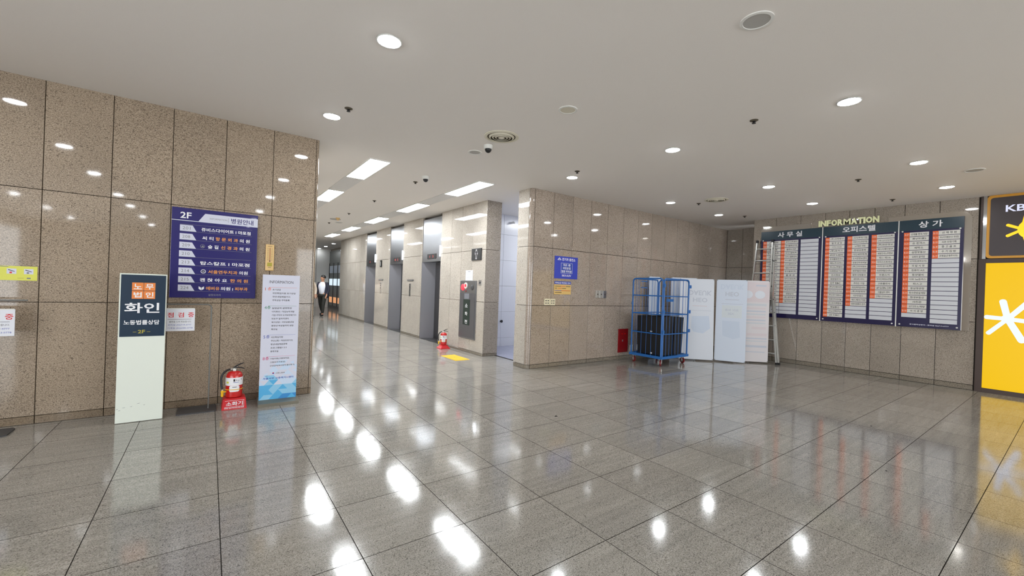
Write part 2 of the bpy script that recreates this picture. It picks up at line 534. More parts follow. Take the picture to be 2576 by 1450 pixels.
# left wall ----------------------------------------------------------
wl = wall('wall_left', (-5.4, XC - 0.03), (YL + TH, YL + 0.4), m='grout')
zl = [(0.0, 0.08), (0.08, 1.195), (1.195, 2.30), (2.30, H + 0.004)]
js = [1.10 - 0.49 * k for k in range(0, 14)][::-1]
slab_wall(wl, (0, YL + TH), 0, spans(js), zl, M['granite_pink'], gap=0.0055, mbase=M['granite_base'])
def corner_stone(root, cx, cy, r, z_list, m, sx, sy, tail=0.0):
    """quarter-round corner stones; sx, sy = outward directions"""
    cx -= sx * 0.0015; cy -= sy * 0.0015
    for (z0, z1) in z_list:
        mb = MB(); poly = []
        for k in range(7):
            t = math.pi / 2 * k / 6
            poly.append((cx - sx * r + sx * r * math.cos(t), cy - sy * r + sy * r * math.sin(t)))
        poly.append((cx - sx * (r + tail), cy)); poly.append((cx - sx * (r + tail), cy - sy * (r + tail))); poly.append((cx, cy - sy * (r + tail)))
        n = len(poly)
        vs = [(a, b, z0 + 0.003) for a, b in poly] + [(a, b, z1 - 0.003) for a, b in poly]
        fs = [tuple(range(n)), tuple(range(n, 2 * n))] + [(i, (i + 1) % n, (i + 1) % n + n, i + n) for i in range(n)]
        mm = (M['granite_base'] if m.name == 'granite_pink' else M['granite_base_grey']) if z1 < 0.12 else m
        mb.add(vs, fs, mm, True).build('corner_stone', root)
corner_stone(wl, XC, YL, 0.036, zl, M['granite_pink'], 1, -1)
# corridor side of the left wall
wlc = wall('wall_corridor_left', (XC - 0.4, XC - TH), (YL + 0.1, 20.4), m='grout')
slab_wall(wlc, (XC - TH, YL + 0.04), math.pi / 2, spans(cuts(0, 14.3, 0.62)), zl, M['granite_corr'], mbase=M['granite_base'])

# middle wall --------------------------------------------------------
wm = wall('wall_middle', (XE + TH, 12.2), (YM + TH, 6.45), m='grout')
zm = [(0.0, 0.075), (0.075, 1.185), (1.185, 2.29), (2.29, H + 0.004)]
js = [4.868] + [4.824 + 0.5163 * k for k in range(1, 14)] + [11.95]
slab_wall(wm, (0, YM + TH), 0, spans(js), zm, M['granite_mid'], mbase=M['granite_base_grey'])
corner_stone(wm, XE, YM, 0.07, zm, M['granite_mid'], -1, -1)
slab_wall(wm, (XE + TH, 6.475), RR, [(0, 0.34)], zm, M['granite_corr'], mbase=M['granite_base_grey'])

# right wall ---------------------------------------------------------
wr = wall('wall_right', (XR + TH, 11.6), (-2.5, 4.80), m='grout')
zr = [(0.0, 0.09), (0.09, 1.19), (1.19, 2.295), (2.295, H + 0.004)]
jr = [4.83, 4.33, 3.83, 3.36, 2.94, 2.53, 2.08, 1.605, 1.12]
slab_wall(wr, (XR + TH, 4.83), RR, spans([4.83 - a for a in jr]), zr, M['granite_grey'], mbase=M['granite_base_grey'])
slab_wall(wr, (11.6, 4.80 + 0.0), math.pi, [(0.0, 0.38), (0.38, 0.775)], zr, M['granite_grey'], mbase=M['granite_base_grey'])
wa = wall('wall_alcove', (11.95 + TH, 12.3), (4.3, 6.1), m='grout')
slab_wall(wa, (11.95 + TH, 6.06), RR, spans([0, 0.43, 0.93, 1.43]), zr, M['granite_grey'], mbase=M['granite_base_grey'])

# elevator wall ------------------------------------------------------
we = wall('wall_elevators', (XE + 0.75, 6.4), (9.0, 19.95), m='grout')
ze = [(0.0, 0.055), (0.055, 1.17), (1.17, 2.31), (2.31, H + 0.004)]
piers = [(7.60, 9.76, [7.60, 8.17, 8.67, 9.20, 9.76]), (10.94, 12.35, [10.94, 11.03, 12.35]), (13.52, 14.94, [13.52, 13.63, 14.94]),
         (16.10, 19.95, [16.10, 16.24, 16.85, 17.47, 18.09, 18.71, 19.33, 19.95])]
for k, (a, b, jj) in enumerate(piers):
    mb = MB()
    mb.box((XE + TH, XE + 0.34 if k else XE + 0.36), (a + 0.02, b - 0.02), (0, H), M['grout_light'])
    if k == 0: mb.box((XE + 0.34, XE + 0.75), (9.2, b - 0.02), (0, H), M['grout_light'])
    o = mb.build('wall_pier', None); o['kind'] = 'structure'
    jl = [b - q for q in jj][::-1]
    slab_wall(o, (XE + TH, b), RR, spans(jl), ze, M['granite_corr'], mbase=M['granite_base_grey'])
    if k == 0:
        slab_wall(o, (XE, 7.60 + TH), 0, [(0.0, 0.385)], ze, M['granite_grey'], mbase=M['granite_base_grey'])
    else:  # narrow return of the stone at the far jamb
        slab_wall(o, (XE, a + TH), 0, [(0.0, 0.07)], ze, M['granite_corr'], mbase=M['granite_base_grey'])
wback = wall('wall_far_right', (XE + 0.75, 6.4), (19.5, 20.0), m='granite_grey')

# restroom corridor behind the middle wall ---------------------------
wt = wall('wall_restroom', (4.9, 9.0), (8.80, 8.95), m='grout_light')
slab_wall(wt, (5.16, 8.80), 0, spans(cuts(0, 3.6, 0.9)), [(0, 0.21), (0.21, 0.88), (0.88, 1.54), (1.54, 2.20), (2.20, 2.86), (2.86, H)], M['white_tile'], gap=0.004, name='wall_tile')
w2 = wall('wall_restroom_end', (8.9, 9.05), (6.4, 8.9), m='white_tile')
w3 = wall('wall_restroom_side', (4.9, 9.0), (6.44, 6.48), m='white_tile')
fl2 = wall('floor_restroom', (5.17, 8.9), (6.48, 8.8), (-0.03, 0.004), 'blue_floor')
wb_ = wall('wall_pier_back', (XE + 0.33, XE + 0.37), (7.63, 8.8), m='white_tile')

# back of the lobby (behind the photographer): unseen openings added on three sides so daylight lifts the ceiling
XW = -5.4
wbk = wall('wall_back', (XW, 3.3), (-10.4, -10.1), m='granite_grey')
wbl = wall('wall_far_left', (XW - 0.3, XW), (2.6, 6.4), m='granite_pink')
wlt = wall('wall_lintel_left', (XW - 0.3, XW), (-10.4, 2.6), (3.0, H + 0.05), 'white_paint')
wlr = wall('wall_lintel_right', (XR, 11.1), (-10.4, -2.5), (3.0, H + 0.05), 'white_paint')
wlb = wall('wall_lintel_back', (3.3, XR), (-10.4, -10.1), (3.0, H + 0.05), 'white_paint')
for k in range(6):
    y = -10.3 + k * 2.5
    o = box('added_opening_frame', (XW - 0.1, XW), (y, y + 0.07), (0, 3.0), M['steel_dark']); o['kind'] = 'structure'
for k in range(4):
    y = -10.3 + k * 2.5
    o = box('added_opening_frame', (XR, XR + 0.1), (y, y + 0.07), (0, 3.0), M['steel_dark']); o['kind'] = 'structure'
for k in range(4):
    x = 3.3 + k * 2.45
    o = box('added_opening_frame', (x, x + 0.07), (-10.3, -10.2), (0, 3.0), M['steel_dark']); o['kind'] = 'structure'

# distant end of the corridor ----------------------------------------
wf1 = wall('wall_distant', (0.0, 5.15), (26.3, 26.5), m='white_paint')
wf2 = wall('wall_distant_shop', (5.75, 5.95), (20.0, 26.5), (0, H), 'granite_grey')
wf3 = wall('wall_distant_left', (-0.2, 0.0), (20.4, 26.5), m='white_paint')
wf4 = wall('wall_distant_fascia', (5.0, 5.95), (26.2, 26.5), m='white_paint')

# ------------------------------------------------------------------ ceiling fittings
PI = math.pi
def disc_mesh(r, dome, m, n=20):
    return MB().lathe([(r, 0.0), (r * 0.97, -0.005), (r * 0.80, -dome * 0.65), (r * 0.45, -dome * 0.93), (r * 0.06, -dome)], n, m).mesh('diffuser')
ring_me = MB().lathe([(0.086, -0.001), (0.098, -0.001), (0.098, 0.0), (0.098, -0.006), (0.088, -0.007), (0.084, -0.002)], 24, M['white_paint'], cap=False).mesh('trim_ring')
lamp_me = disc_mesh(0.084, 0.016, M['lamp'])
lampf_me = disc_mesh(0.084, 0.016, M['lamp_far'])
def downlight(x, y, label, group, me=None):
    t = thing('downlight', label, 'light', (x, y, H), 0, group)
    d = bpy.data.objects.new('diffuser', me or lamp_me); link(d, t)
    r = bpy.data.objects.new('trim_ring', ring_me); link(r, t)
G1 = 'round downlights lit in the lobby ceiling'
rows = {'nearest': 1.35, 'middle': 3.2, 'farthest': 5.06}
cols = [(1.07, 'first'), (4.83, 'second'), (7.63, 'third'), (9.55, 'fourth')]
for rn, y in rows.items():
    for x, cn in cols:
        if rn == 'nearest' and cn == 'first': continue
        dl = {'first': 'at the left, beside the left wall', 'second': 'in line with the middle wall corner',
              'third': 'in line with the blue roll cage', 'fourth': 'nearest the directory board wall'}[cn]
        downlight(x, y, 'lit round downlight %s, %s row' % (dl, {'nearest': 'nearest', 'middle': 'second', 'farthest': 'third'}[rn]), G1)
G2 = 'round downlights lit behind and left of the camera'
for x in (-1.8, -3.9):
    for y in (5.04, 3.1, 1.1, -1.4, -3.3, -5.8, -8.4):
        downlight(x, y, 'lit round downlight in the lobby ceiling outside the picture', G2)
for x in (1.07, 4.83, 7.63, 9.55):
    for y in ((1.1 if x == 1.07 else -99), -1.4, -3.3, -5.8, -8.4):
        if y > -50: downlight(x, y, 'lit round downlight in the lobby ceiling outside the picture', G2)
for k, (x, y) in enumerate([(4.92, 21.9), (5.0, 24.0), (5.05, 25.9), (3.0, 21.9), (3.0, 24.2), (1.6, 22.5)]):
    if k < 3:
        downlight(x, y, 'small lit round downlight at the far end of the corridor, %s from the elevators' % ['nearest', 'second', 'farthest'][k], 'distant corridor downlights', lampf_me)
    else:
        downlight(x, y, 'lit round downlight beyond the corridor end, out of sight', 'hidden corridor downlights', lampf_me)

# unlit discs
dd_me = MB().lathe([(0.095, 0), (0.095, -0.006), (0.078, -0.008), (0.074, -0.003), (0.005, -0.003)], 28, M['disc_grey']).mesh('cover')
def disc(x, y, s, label, m='disc_grey'):
    t = thing('ceiling_disc', label, 'ceiling fitting', (x, y, H), 0, 'unlit round discs in the ceiling')
    MB().lathe([(0.098 * s, 0), (0.098 * s, -0.007), (0.08 * s, -0.009), (0.078 * s, -0.004)], 28, M['white_paint'], cap=False).build('rim', t)
    MB().lathe([(0.079 * s, -0.001), (0.079 * s, -0.005), (0.005, -0.005)], 28, M[m]).build('cover', t)
disc(2.95, 1.35, 1.05, 'unlit round grey disc in the ceiling near the top edge of the photo')
disc(2.96, 3.20, 1.0, 'unlit round cream disc in the ceiling between the two near downlights', 'vent_cream')
disc(2.94, 5.04, 1.0, 'small unlit round disc in the ceiling beside the first dome camera')
disc(8.58, 0.95, 1.1, 'flat grey round disc in the ceiling near the yellow shop sign')

def vent(x, y, label):
    t = thing('air_diffuser', label, 'air vent', (x, y, H), 0, 'round ceiling air diffusers')
    MB().lathe([(0.215, 0), (0.215, -0.006), (0.185, -0.014), (0.175, -0.004)], 36, M['vent_cream'], cap=False).build('outer_ring', t)
    MB().lathe([(0.18, -0.001), (0.18, -0.0025), (0.01, -0.0025)], 36, M['vent_dark']).build('back_plate', t)
    for r in (0.145, 0.108, 0.072):
        MB().lathe([(r + 0.014, -0.004), (r + 0.012, -0.010), (r - 0.006, -0.022), (r - 0.009, -0.020), (r + 0.008, -0.004)], 32, M['vent_cream'], cap=False).build('cone_ring', t)
    MB().lathe([(0.036, -0.004), (0.04, -0.018), (0.028, -0.024), (0.003, -0.024)], 20, M['vent_cream']).build('centre_cap', t)
vent(2.88, 4.30, 'round cream air diffuser of nested rings above the lobby centre')
vent(8.0, 4.30, 'round dusty air diffuser of nested rings near the blue roll cage')

def sprinkler(x, y, label):
    t = thing('sprinkler', label, 'sprinkler', (x, y, H), 0, 'dark ceiling sprinklers')
    MB().lathe([(0.042, 0), (0.042, -0.003), (0.022, -0.014), (0.018, -0.008)], 14, M['vent_dark']).build('escutcheon', t)
    MB().lathe([(0.010, -0.006), (0.012, -0.028), (0.020, -0.030), (0.020, -0.034), (0.004, -0.037)], 12, M['black']).build('head', t)
for x, y, l in [(1.16, 4.71, 'dark sprinkler in the ceiling beside the downlight at the left wall end'),
                (4.63, 2.11, 'dark sprinkler in the ceiling right of the two near centre discs'),
                (4.63, 4.74, 'dark sprinkler in the ceiling just above the centre wall corner downlight'),
                (2.99, 7.23, 'dark sprinkler in the corridor ceiling left of the farther dome camera'),
                (2.98, 9.54, 'dark sprinkler in the corridor ceiling between the two light rows, nearer one'),
                (3.02, 11.83, 'dark sprinkler in the corridor ceiling beside the faint ceiling crack'),
                (3.03, 14.2, 'dark sprinkler in the corridor ceiling beyond the smoke detector'),
                (8.09, 2.11, 'dark sprinkler in the ceiling in front of the cream INFORMATION letters'),
                (10.09, 2.12, 'dark sprinkler in the ceiling close to the rightmost directory board'),
                (8.08, 4.71, 'dark sprinkler in the ceiling beside the dusty air diffuser'),
                (10.07, 4.72, 'dark sprinkler in the ceiling near the alcove corner')]:
    sprinkler(x, y, l)

def dome_cam(x, y, label):
    t = thing('dome_camera', label, 'camera', (x, y, H), 0, 'white dome security cameras')
    MB().lathe([(0.060, 0), (0.062, -0.012), (0.056, -0.045), (0.050, -0.050)], 24, M['white_plastic']).build('housing', t)
    MB().lathe([(0.044, -0.048), (0.043, -0.065), (0.032, -0.085), (0.016, -0.096), (0.002, -0.099)], 20, M['black']).build('dark_dome', t)
dome_cam(2.93, 4.68, 'white dome camera with dark lens below the round air diffuser')
dome_cam(2.97, 6.74, 'white dome camera with dark lens at the corridor mouth')

t = thing('smoke_detector', 'yellowed cone shaped detector under the corridor ceiling', 'smoke detector', (3.0, 12.95, H))
MB().lathe([(0.06, 0), (0.06, -0.02), (0.05, -0.03), (0.025, -0.07), (0.003, -0.075)], 18, M['wood_yellow']).build('housing', t)
t = thing('air_diffuser', 'flat round grey air diffuser in the corridor ceiling by the smoke detector', 'air vent', (3.0, 13.25, H), 0, 'round ceiling air diffusers')
MB().lathe([(0.15, 0), (0.15, -0.01), (0.12, -0.016), (0.005, -0.016)], 26, M['disc_grey']).build('outer_ring', t)
disc(3.25, 13.9, 1.2, 'flat pale round disc in the corridor ceiling beyond the smoke detector')

# corridor light strips
pc = [(6.32, 7.69), (9.03, 10.40), (11.75, 13.13), (14.50, 15.88), (17.22, 18.60)]
for sx_, side in ((1.885, 'left'), (3.795, 'right')):
    for k, (a, b) in enumerate(pc):
        on = ['nearest', 'second', 'third', 'fourth', 'fifth'][k]
        t = thing('panel_light', 'lit rectangular ceiling light, %s in the %s row of the corridor' % (on, side), 'light', (sx_, a, H), 0, 'rectangular corridor ceiling lights')
        W = 0.325; Ln = b - a
        fr = MB()
        for bx in (((0, 0.014), (0, Ln)), ((W - 0.014, W), (0, Ln)), ((0.014, W - 0.014), (0, 0.014)), ((0.014, W - 0.014), (Ln - 0.014, Ln))):
            fr.box(bx[0], bx[1], (-0.018, 0), M['white_paint'])
        fr.build('frame', t)
        box('diffuser', (0.014, W - 0.014), (0.014, Ln - 0.014), (-0.014, -0.004), M['panel_light'], t)
        if k < 4:
            c = box('trim_cover_strip', (sx_ + 0.004, sx_ + W - 0.004), (b + 0.004, pc[k + 1][0] - 0.004), (H - 0.006, H), M['cover_grey'])
            c['kind'] = 'structure'

# restroom ceiling light + small dome
t = thing('panel_light', 'lit white ceiling light inside the restroom passage', 'light', (6.9, 7.3, H))
box('frame', (0, 0.62), (0, 0.62), (-0.02, 0), M['white_paint'], t)
box('diffuser', (0.02, 0.60), (0.02, 0.60), (-0.024, -0.019), M['panel_light'], t)
t = thing('detector', 'white round detector on the wall top in the restroom passage', 'detector', (6.28, 8.76, 3.18))
MB().tube([(0, 0.03, 0), (0, -0.10, 0), (0.0, -0.13, -0.02)], [0.03, 0.03, 0.02], 12, M['white_plastic']).build('housing', t)
t = thing('door_stop', 'small black round knob on the white tiled wall', 'door stop', (6.04, 8.76, 0.64))
MB().lathe([(0.012, 0.02), (0.014, -0.02), (0.035, -0.03), (0.035, -0.055), (0.01, -0.07)], 16, M['black'], axis='y').build('knob', t)

# ------------------------------------------------------------------ elevators
def elevator(a, b, label, digits):
    """opening from y=a (near) to y=b (far); door plane at XE+0.36"""
    t = thing('elevator', label, 'elevator', (XE, b, 0), RR, 'stainless steel elevators')
    W = b - a; zt = 2.13; dep = 0.36; sp = 0.16
    def quadprism(pts, z0, z1, m, name, par):
        n = len(pts); vs = [(x, y, z0) for x, y in pts] + [(x, y, z1) for x, y in pts]
        fs = [tuple(range(n)), tuple(range(n, 2 * n))] + [(i, (i + 1) % n, (i + 1) % n + n, i + n) for i in range(n)]
        return MB().add(vs, fs, m).build(name, par)
    quadprism([(0.004, 0.01), (0.02, 0.01), (sp, dep), (0.004, dep)], 0.001, zt, M['steel_jamb'], 'door_jamb', t)
    quadprism([(W - 0.004, 0.01), (W - 0.02, 0.01), (W - sp, dep), (W - 0.004, dep)], 0.001, zt, M['steel_jamb'], 'door_jamb', t)
    for k in range(2):
        x0 = sp + k * (W - 2 * sp) / 2
        box('door_leaf', (x0 + 0.003, x0 + (W - 2 * sp) / 2 - 0.003), (dep, dep + 0.03), (0.0, zt + 0.1), M['steel'], t)
    tr = MB().box((0.004, W - 0.004), (0.02, dep + 0.03), (zt, 3.30), M['steel']).build('transom', t)
    ind = MB()
    ind.prism([(W * 0.28, 2.215), (W * 0.31, 2.195), (W * 0.72, 2.195), (W * 0.75, 2.215), (W * 0.75, 2.335), (W * 0.28, 2.335)], 0.012, 0.02, M['black']).build('floor_indicator', t)
    L = Letters()
    for q, dch in enumerate(digits):
        L.put(dch, W * (0.42 + 0.17 * q), 2.235, 0.06, 'red_digit', align='c', y=0.011)
    L.build(t)
    box('hall_lantern', (W - 0.012, W + 0.018), (-0.04, -0.0005), (2.24, 2.53), M['lantern'], t, bevel=0.006)
    box('door_sill', (0.004, W - 0.004), (0.004, dep + 0.03), (0.0, 0.006), M['steel_dark'], t)
    box('gap_shade_block', (0.004, W - 0.004), (0.30, 0.36), (3.30, H - 0.003), M['black_matte'], t)  # black block paints in the shade of the gap over the transom
elevator(9.76, 10.94, 'nearest stainless elevator, the one just left of the fire hydrant cabinet', '15')
elevator(12.35, 13.52, 'middle stainless elevator, second away from the hydrant cabinet', 'B2')
elevator(14.94, 16.10, 'farthest stainless elevator, beside the small numbered sign', '7')

def call_station(y, label):
    t = thing('call_panel', label, 'call button', (XE, y, 0), RR, 'elevator call panels on the stone piers')
    box('face_plate', (-0.045, 0.045), (-0.012, 0), (1.15, 1.52), M['steel_mirror'], t, bevel=0.003)
    for z in (1.42, 1.34):
        MB().lathe([(0.016, 0), (0.016, -0.018), (0.012, -0.02), (0.001, -0.02)], 14, M['black'], (0, 0, z), 'y').build('call_button', t)
    t = thing('name_plate', label.replace('call panel', 'flat plate').replace('steel', 'dark'), 'plate', (XE, y, 0), RR, 'dark plates above the call panels')
    box('plate', (-0.23, 0.23), (-0.008, 0), (1.595, 1.642), M['grey_base'], t)
    L = Letters()
    for k in range(9):
        L.rect((-0.2 + k * 0.045, -0.17 + k * 0.045), (1.61, 1.628), 'disc_grey', -0.0085)
    L.build(t, 'raised_marks')
call_station(11.70, 'steel call panel on the pier between the nearest two elevators')
call_station(14.31, 'steel call panel on the pier before the farthest elevator')

t = thing('number_sign', 'black vertical sign with a white digit 1 on the farther pier', 'sign', (XE, 14.32, 0), RR)
box('plate', (-0.07, 0.07), (-0.03, 0), (2.06, 2.29), M['black'], t, bevel=0.004)
L = Letters(); L.put('1', 0, 2.10, 0.14, 'print_white', align='c', y=-0.031, bold=0.03); L.build(t)

# fire hydrant cabinet on the first pier
t = thing('hydrant_cabinet', 'tall stainless fire hydrant cabinet beside the nearest elevator', 'fire hydrant cabinet', (XE, 8.645, 0), RR)
box('cabinet_frame', (0, 0.73), (-0.02, 0.0), (0.312, 1.632), M['steel'], t, bevel=0.004)
box('upper_panel', (0.025, 0.705), (-0.026, -0.02), (1.36, 1.607), M['steel'], t)
dr = box('door', (0.025, 0.705), (-0.026, -0.02), (0.337, 1.345), M['steel_jamb'], t)
box('hinge', (0.03, 0.05), (-0.034, -0.026), (0.80, 0.95), M['steel'], dr)
w = box('dark_label_panel', (0.20, 0.49), (-0.031, -0.026), (0.62, 1.20), M['green_dark'], t)
L = Letters()
for k, ch in enumerate('소화전'):
    L.put(ch, 0.345, 1.02 - k * 0.185, 0.085, 'print_white', align='c', y=-0.0315, w=0.115, bold=0.02)
L.build(w)
box('paper_label', (0.24, 0.45), (-0.029, -0.026), (1.215, 1.335), M['print_grey'], t)
al = MB().lathe([(0.078, -0.022), (0.078, -0.032), (0.066, -0.048), (0.03, -0.055), (0.002, -0.056)], 20, M['alarm_red'], (0.155, 0, 1.475), 'y').build('alarm_lamp', t)
MB().lathe([(0.072, -0.022), (0.072, -0.036), (0.045, -0.040), (0.04, -0.030), (0.002, -0.030)], 20, M['white_plastic'], (0.285, 0, 1.515), 'y').build('call_point', t)
MB().lathe([(0.032, -0.03), (0.03, -0.045), (0.002, -0.048)], 16, M['alarm_red'], (0.285, 0, 1.515), 'y').build('push_button', t)
MB().lathe([(0.02, -0.022), (0.018, -0.034), (0.002, -0.036)], 14, M['red_dark'], (0.30, 0, 1.39), 'y').build('signal_lamp', t)
MB().lathe([(0.06, -0.022), (0.062, -0.030), (0.052, -0.036), (0.01, -0.034)], 20, M['grey_base'], (0.575, 0, 1.475), 'y').build('bell_grille', t)
t = thing('notice', 'white notice sheet standing above the stainless hydrant cabinet', 'paper notice', (XE, 8.43, 0), RR)
box('sheet', (0, 0.32), (-0.004, 0), (1.635, 1.868), M['paper'], t)
L = Letters()
L.rect((0.10, 0.22), (1.832, 1.842), 'print_grey', -0.0045)
for k in range(6):
    L.rect((0.04, 0.28 - 0.03 * (k % 3)), (1.80 - 0.025 * k, 1.805 - 0.025 * k), 'ghost_grey', -0.0045)
L.build(t)
t = thing('restroom_sign', 'square black sign with a white figure and letter W', 'sign', (XE, 8.165, 0), RR)
box('plate', (0, 0.41), (-0.02, 0), (2.085, 2.348), M['black'], t, bevel=0.003)
L = Letters()
L.put('W', 0.205, 2.105, 0.036, 'print_white', align='c', y=-0.0205, w=0.07, bold=0.04)
def ring(L, cx, cz, r, wd, m, y, n=14, sx=1.6):
    for k in range(n):
        a0, a1 = 2 * PI * k / n, 2 * PI * (k + 1) / n
        L.poly([(cx + sx * r * math.cos(a0), cz + r * math.sin(a0)), (cx + sx * r * math.cos(a1), cz + r * math.sin(a1)),
                (cx + sx * (r - wd) * math.cos(a1), cz + (r - wd) * math.sin(a1)), (cx + sx * (r - wd) * math.cos(a0), cz + (r - wd) * math.sin(a0))], m, y)
ring(L, 0.205, 2.315, 0.016, 0.007, 'print_white', -0.0205)
def stroke(L, pts, wd, m, y):
    for (a, b) in zip(pts[:-1], pts[1:]):
        d = Vector((b[0] - a[0], b[1] - a[1])); n = Vector((-d.y, d.x)).normalized() * wd / 2
        L.poly([(a[0] - n.x, a[1] - n.y), (b[0] - n.x, b[1] - n.y), (b[0] + n.x, b[1] + n.y), (a[0] + n.x, a[1] + n.y)], m, y)
hw = [(0.205, 2.297), (0.175, 2.29), (0.145, 2.225), (0.157, 2.215), (0.178, 2.245), (0.172, 2.20), (0.182, 2.20), (0.182, 2.155), (0.205, 2.155)]
stroke(L, hw, 0.006, 'print_white', -0.0205); stroke(L, [(0.41 - x, z) for x, z in hw], 0.006, 'print_white', -0.0205)
L.build(t, 'pictogram')
t = thing('switch_plate', 'small steel switch plate right of the hydrant cabinet', 'switch', (XE, 7.84, 0), RR)
box('plate', (0, 0.11), (-0.012, 0), (1.53, 1.645), M['steel_mirror'], t, bevel=0.003)
box('rocker', (0.035, 0.075), (-0.018, -0.012), (1.565, 1.61), M['grey_base'], t)

# tactile paving
for k, (y0, lb) in enumerate([(7.38, 'yellow tactile floor tile nearer the camera, before the hydrant cabinet'), (7.71, 'yellow tactile floor tile farther from the camera, toward the small extinguisher')]):
    t = thing('tactile_tile', lb, 'tactile paving', (4.03, y0, 0), 0, 'yellow tactile tiles in the corridor')
    box('base_mat', (0, 0.325), (0, 0.325), (0, 0.006), M['tactile'], t)
    for q in range(5):
        box('rib', (0.03 + q * 0.06, 0.055 + q * 0.06), (0.015, 0.31), (0.006, 0.011), M['tactile'], t)

# ------------------------------------------------------------------ fire extinguishers
def extinguisher(x, y, z0, rz, label, r=0.083, hh=0.30):
    t = thing('fire_extinguisher', label, 'fire extinguisher', (x, y, z0), rz, 'red fire extinguishers')
    body = MB().lathe([(r * 0.86, 0), (r * 0.98, 0.008), (r, 0.025), (r, hh * 0.80), (r * 0.93, hh * 0.88), (r * 0.75, hh * 0.95), (r * 0.45, hh * 0.99), (r * 0.28, hh)], 32, M['red']).build('cylinder', t)
    MB().lathe([(r + 0.0008, hh * 0.47), (r + 0.0008, hh * 0.77)], 32, M['print_white'], cap=False).build('wrap_label', body)
    # lower oval sticker and print
    st = MB(); n = 10; za, zb = 0.07, 0.14
    vs, fs = [], []
    for k in range(n + 1):
        a = -PI / 2 + math.radians(-35 + 70 * k / n); e = 0.012 * (1 if k in (0, n) else 0)
        for z in (za + e, zb - e): vs.append((math.cos(a) * (r + 0.0012), math.sin(a) * (r + 0.0012), z))
    for k in range(n): fs.append((2 * k, 2 * k + 2, 2 * k + 3, 2 * k + 1))
    st.add(vs, fs, M['print_white']).build('sticker', body)
    def arc(a0, a1, z0_, z1_, m, nm='lettering'):
        vs, fs = [], []
        for k in range(7):
            a = -PI / 2 + math.radians(a0 + (a1 - a0) * k / 6)
            for z in (z0_, z1_): vs.append((math.cos(a) * (r + 0.0022), math.sin(a) * (r + 0.0022), z))
        for k in range(6): fs.append((2 * k, 2 * k + 2, 2 * k + 3, 2 * k + 1))
        MB().add(vs, fs, M[m]).build(nm, body)
    arc(-8, 3, hh * 0.63, hh * 0.72, 'print_black'); arc(8, 16, hh * 0.66, hh * 0.69, 'print_grey'); arc(20, 34, hh * 0.655, hh * 0.67, 'print_black')
    arc(46, 51, hh * 0.67, hh * 0.72, 'print_black'); arc(-8, 30, hh * 0.585, hh * 0.60, 'print_blue'); arc(-62, -40, hh * 0.56, hh * 0.63, 'sticker', 'yellow_mark')
    arc(-14, 16, 0.122, 0.128, 'print_black')
    neck = MB().lathe([(0.022, hh - 0.002), (0.024, hh + 0.012), (0.018, hh + 0.03), (0.012, hh + 0.034)], 16, M['alu']).build('valve', t)
    MB().box((-0.04, 0.02), (-0.012, 0.012), (hh + 0.012, hh + 0.028), M['alu']).build('valve_body', t, bevel=0.003)
    MB().tube([(-0.012, 0, hh + 0.032), (0.01, 0, hh + 0.05), (0.05, 0, hh + 0.072), (0.088, 0, hh + 0.086)], [0.008, 0.008, 0.007, 0.005], 8, M['black']).build('upper_lever', t)
    MB().tube([(0.0, 0, hh + 0.03), (0.035, 0, hh + 0.036), (0.07, 0, hh + 0.030), (0.098, 0, hh + 0.016)], [0.007, 0.007, 0.006, 0.004], 8, M['black']).build('carry_handle', t)
    MB().tube([(0.02, 0, hh + 0.03), (0.026, -0.004, hh + 0.05)], 0.002, 6, M['alu']).build('safety_pin', t)
    hose = [(-0.035, 0, hh + 0.02)]
    for k in range(1, 8):
        a = PI / 2 * k / 7
        hose.append((-0.035 - 0.092 * math.sin(a), -0.01 * k / 7, hh + 0.02 - 0.11 * (1 - math.cos(a))))
    hose += [(-0.122, -0.014, hh * 0.45), (-0.112, -0.02, hh * 0.32)]
    MB().tube(hose, 0.011, 10, M['black']).build('hose', t)
    MB().lathe([(0.008, hh * 0.27), (0.009, hh * 0.35), (0.007, hh * 0.35)], 12, M['cream'], (-0.112, -0.02, 0)).build('hose_ferrule', t)
    MB().lathe([(0.013, hh * 0.05), (0.014, hh * 0.27), (0.009, hh * 0.28)], 12, M['yellow'], (-0.112, -0.02, 0)).build('nozzle', t)
    MB().lathe([(r + 0.003, hh * 0.305), (r + 0.005, hh * 0.315), (r + 0.003, hh * 0.33)], 32, M['yellow'], cap=False).build('strap', t)
    MB().box((-0.128, -0.06), (-0.034, -0.006), (hh * 0.21, hh * 0.25), M['yellow']).build('strap_clip', t, bevel=0.003)
    return t
# red stand box
t = thing('extinguisher_stand', 'red box stand lettered in Korean under the large extinguisher', 'extinguisher stand', (0.272, 5.80, 0))
mb = MB(); vs = []
for z, e in ((0, 0.0), (0.115, 0.012), (0.122, 0.022)):
    for sx_, sy_ in ((-1, -1), (1, -1), (1, 1), (-1, 1)):
        vs.append((sx_ * (0.120 - e), sy_ * (0.115 - e), z))
mb.add(vs, [(0, 1, 2, 3), (0, 1, 5, 4), (1, 2, 6, 5), (2, 3, 7, 6), (3, 0, 4, 7), (4, 5, 9, 8), (5, 6, 10, 9), (6, 7, 11, 10), (7, 4, 8, 11), (8, 9, 10, 11)], M['red_plastic']).build('box_body', t)
L = Letters()
yf = -0.1135
L.put('소화기', 0.0, 0.042, 0.046, 'print_white', align='c', w=0.16, y=yf + 0.002, bold=0.03)
L.put('FIRE EXTINGUISHER', 0.0, 0.012, 0.014, 'print_white', align='c', w=0.19, y=yf - 0.004, bold=0.03)
L.rect((-0.09, 0.095), (0.098, 0.101), 'print_white', yf + 0.006); L.rect((-0.095, 0.095), (0.031, 0.034), 'print_white', yf - 0.002)
L.rect((0.088, 0.091), (0.034, 0.098), 'print_white', yf - 0.002)
L.build(t)
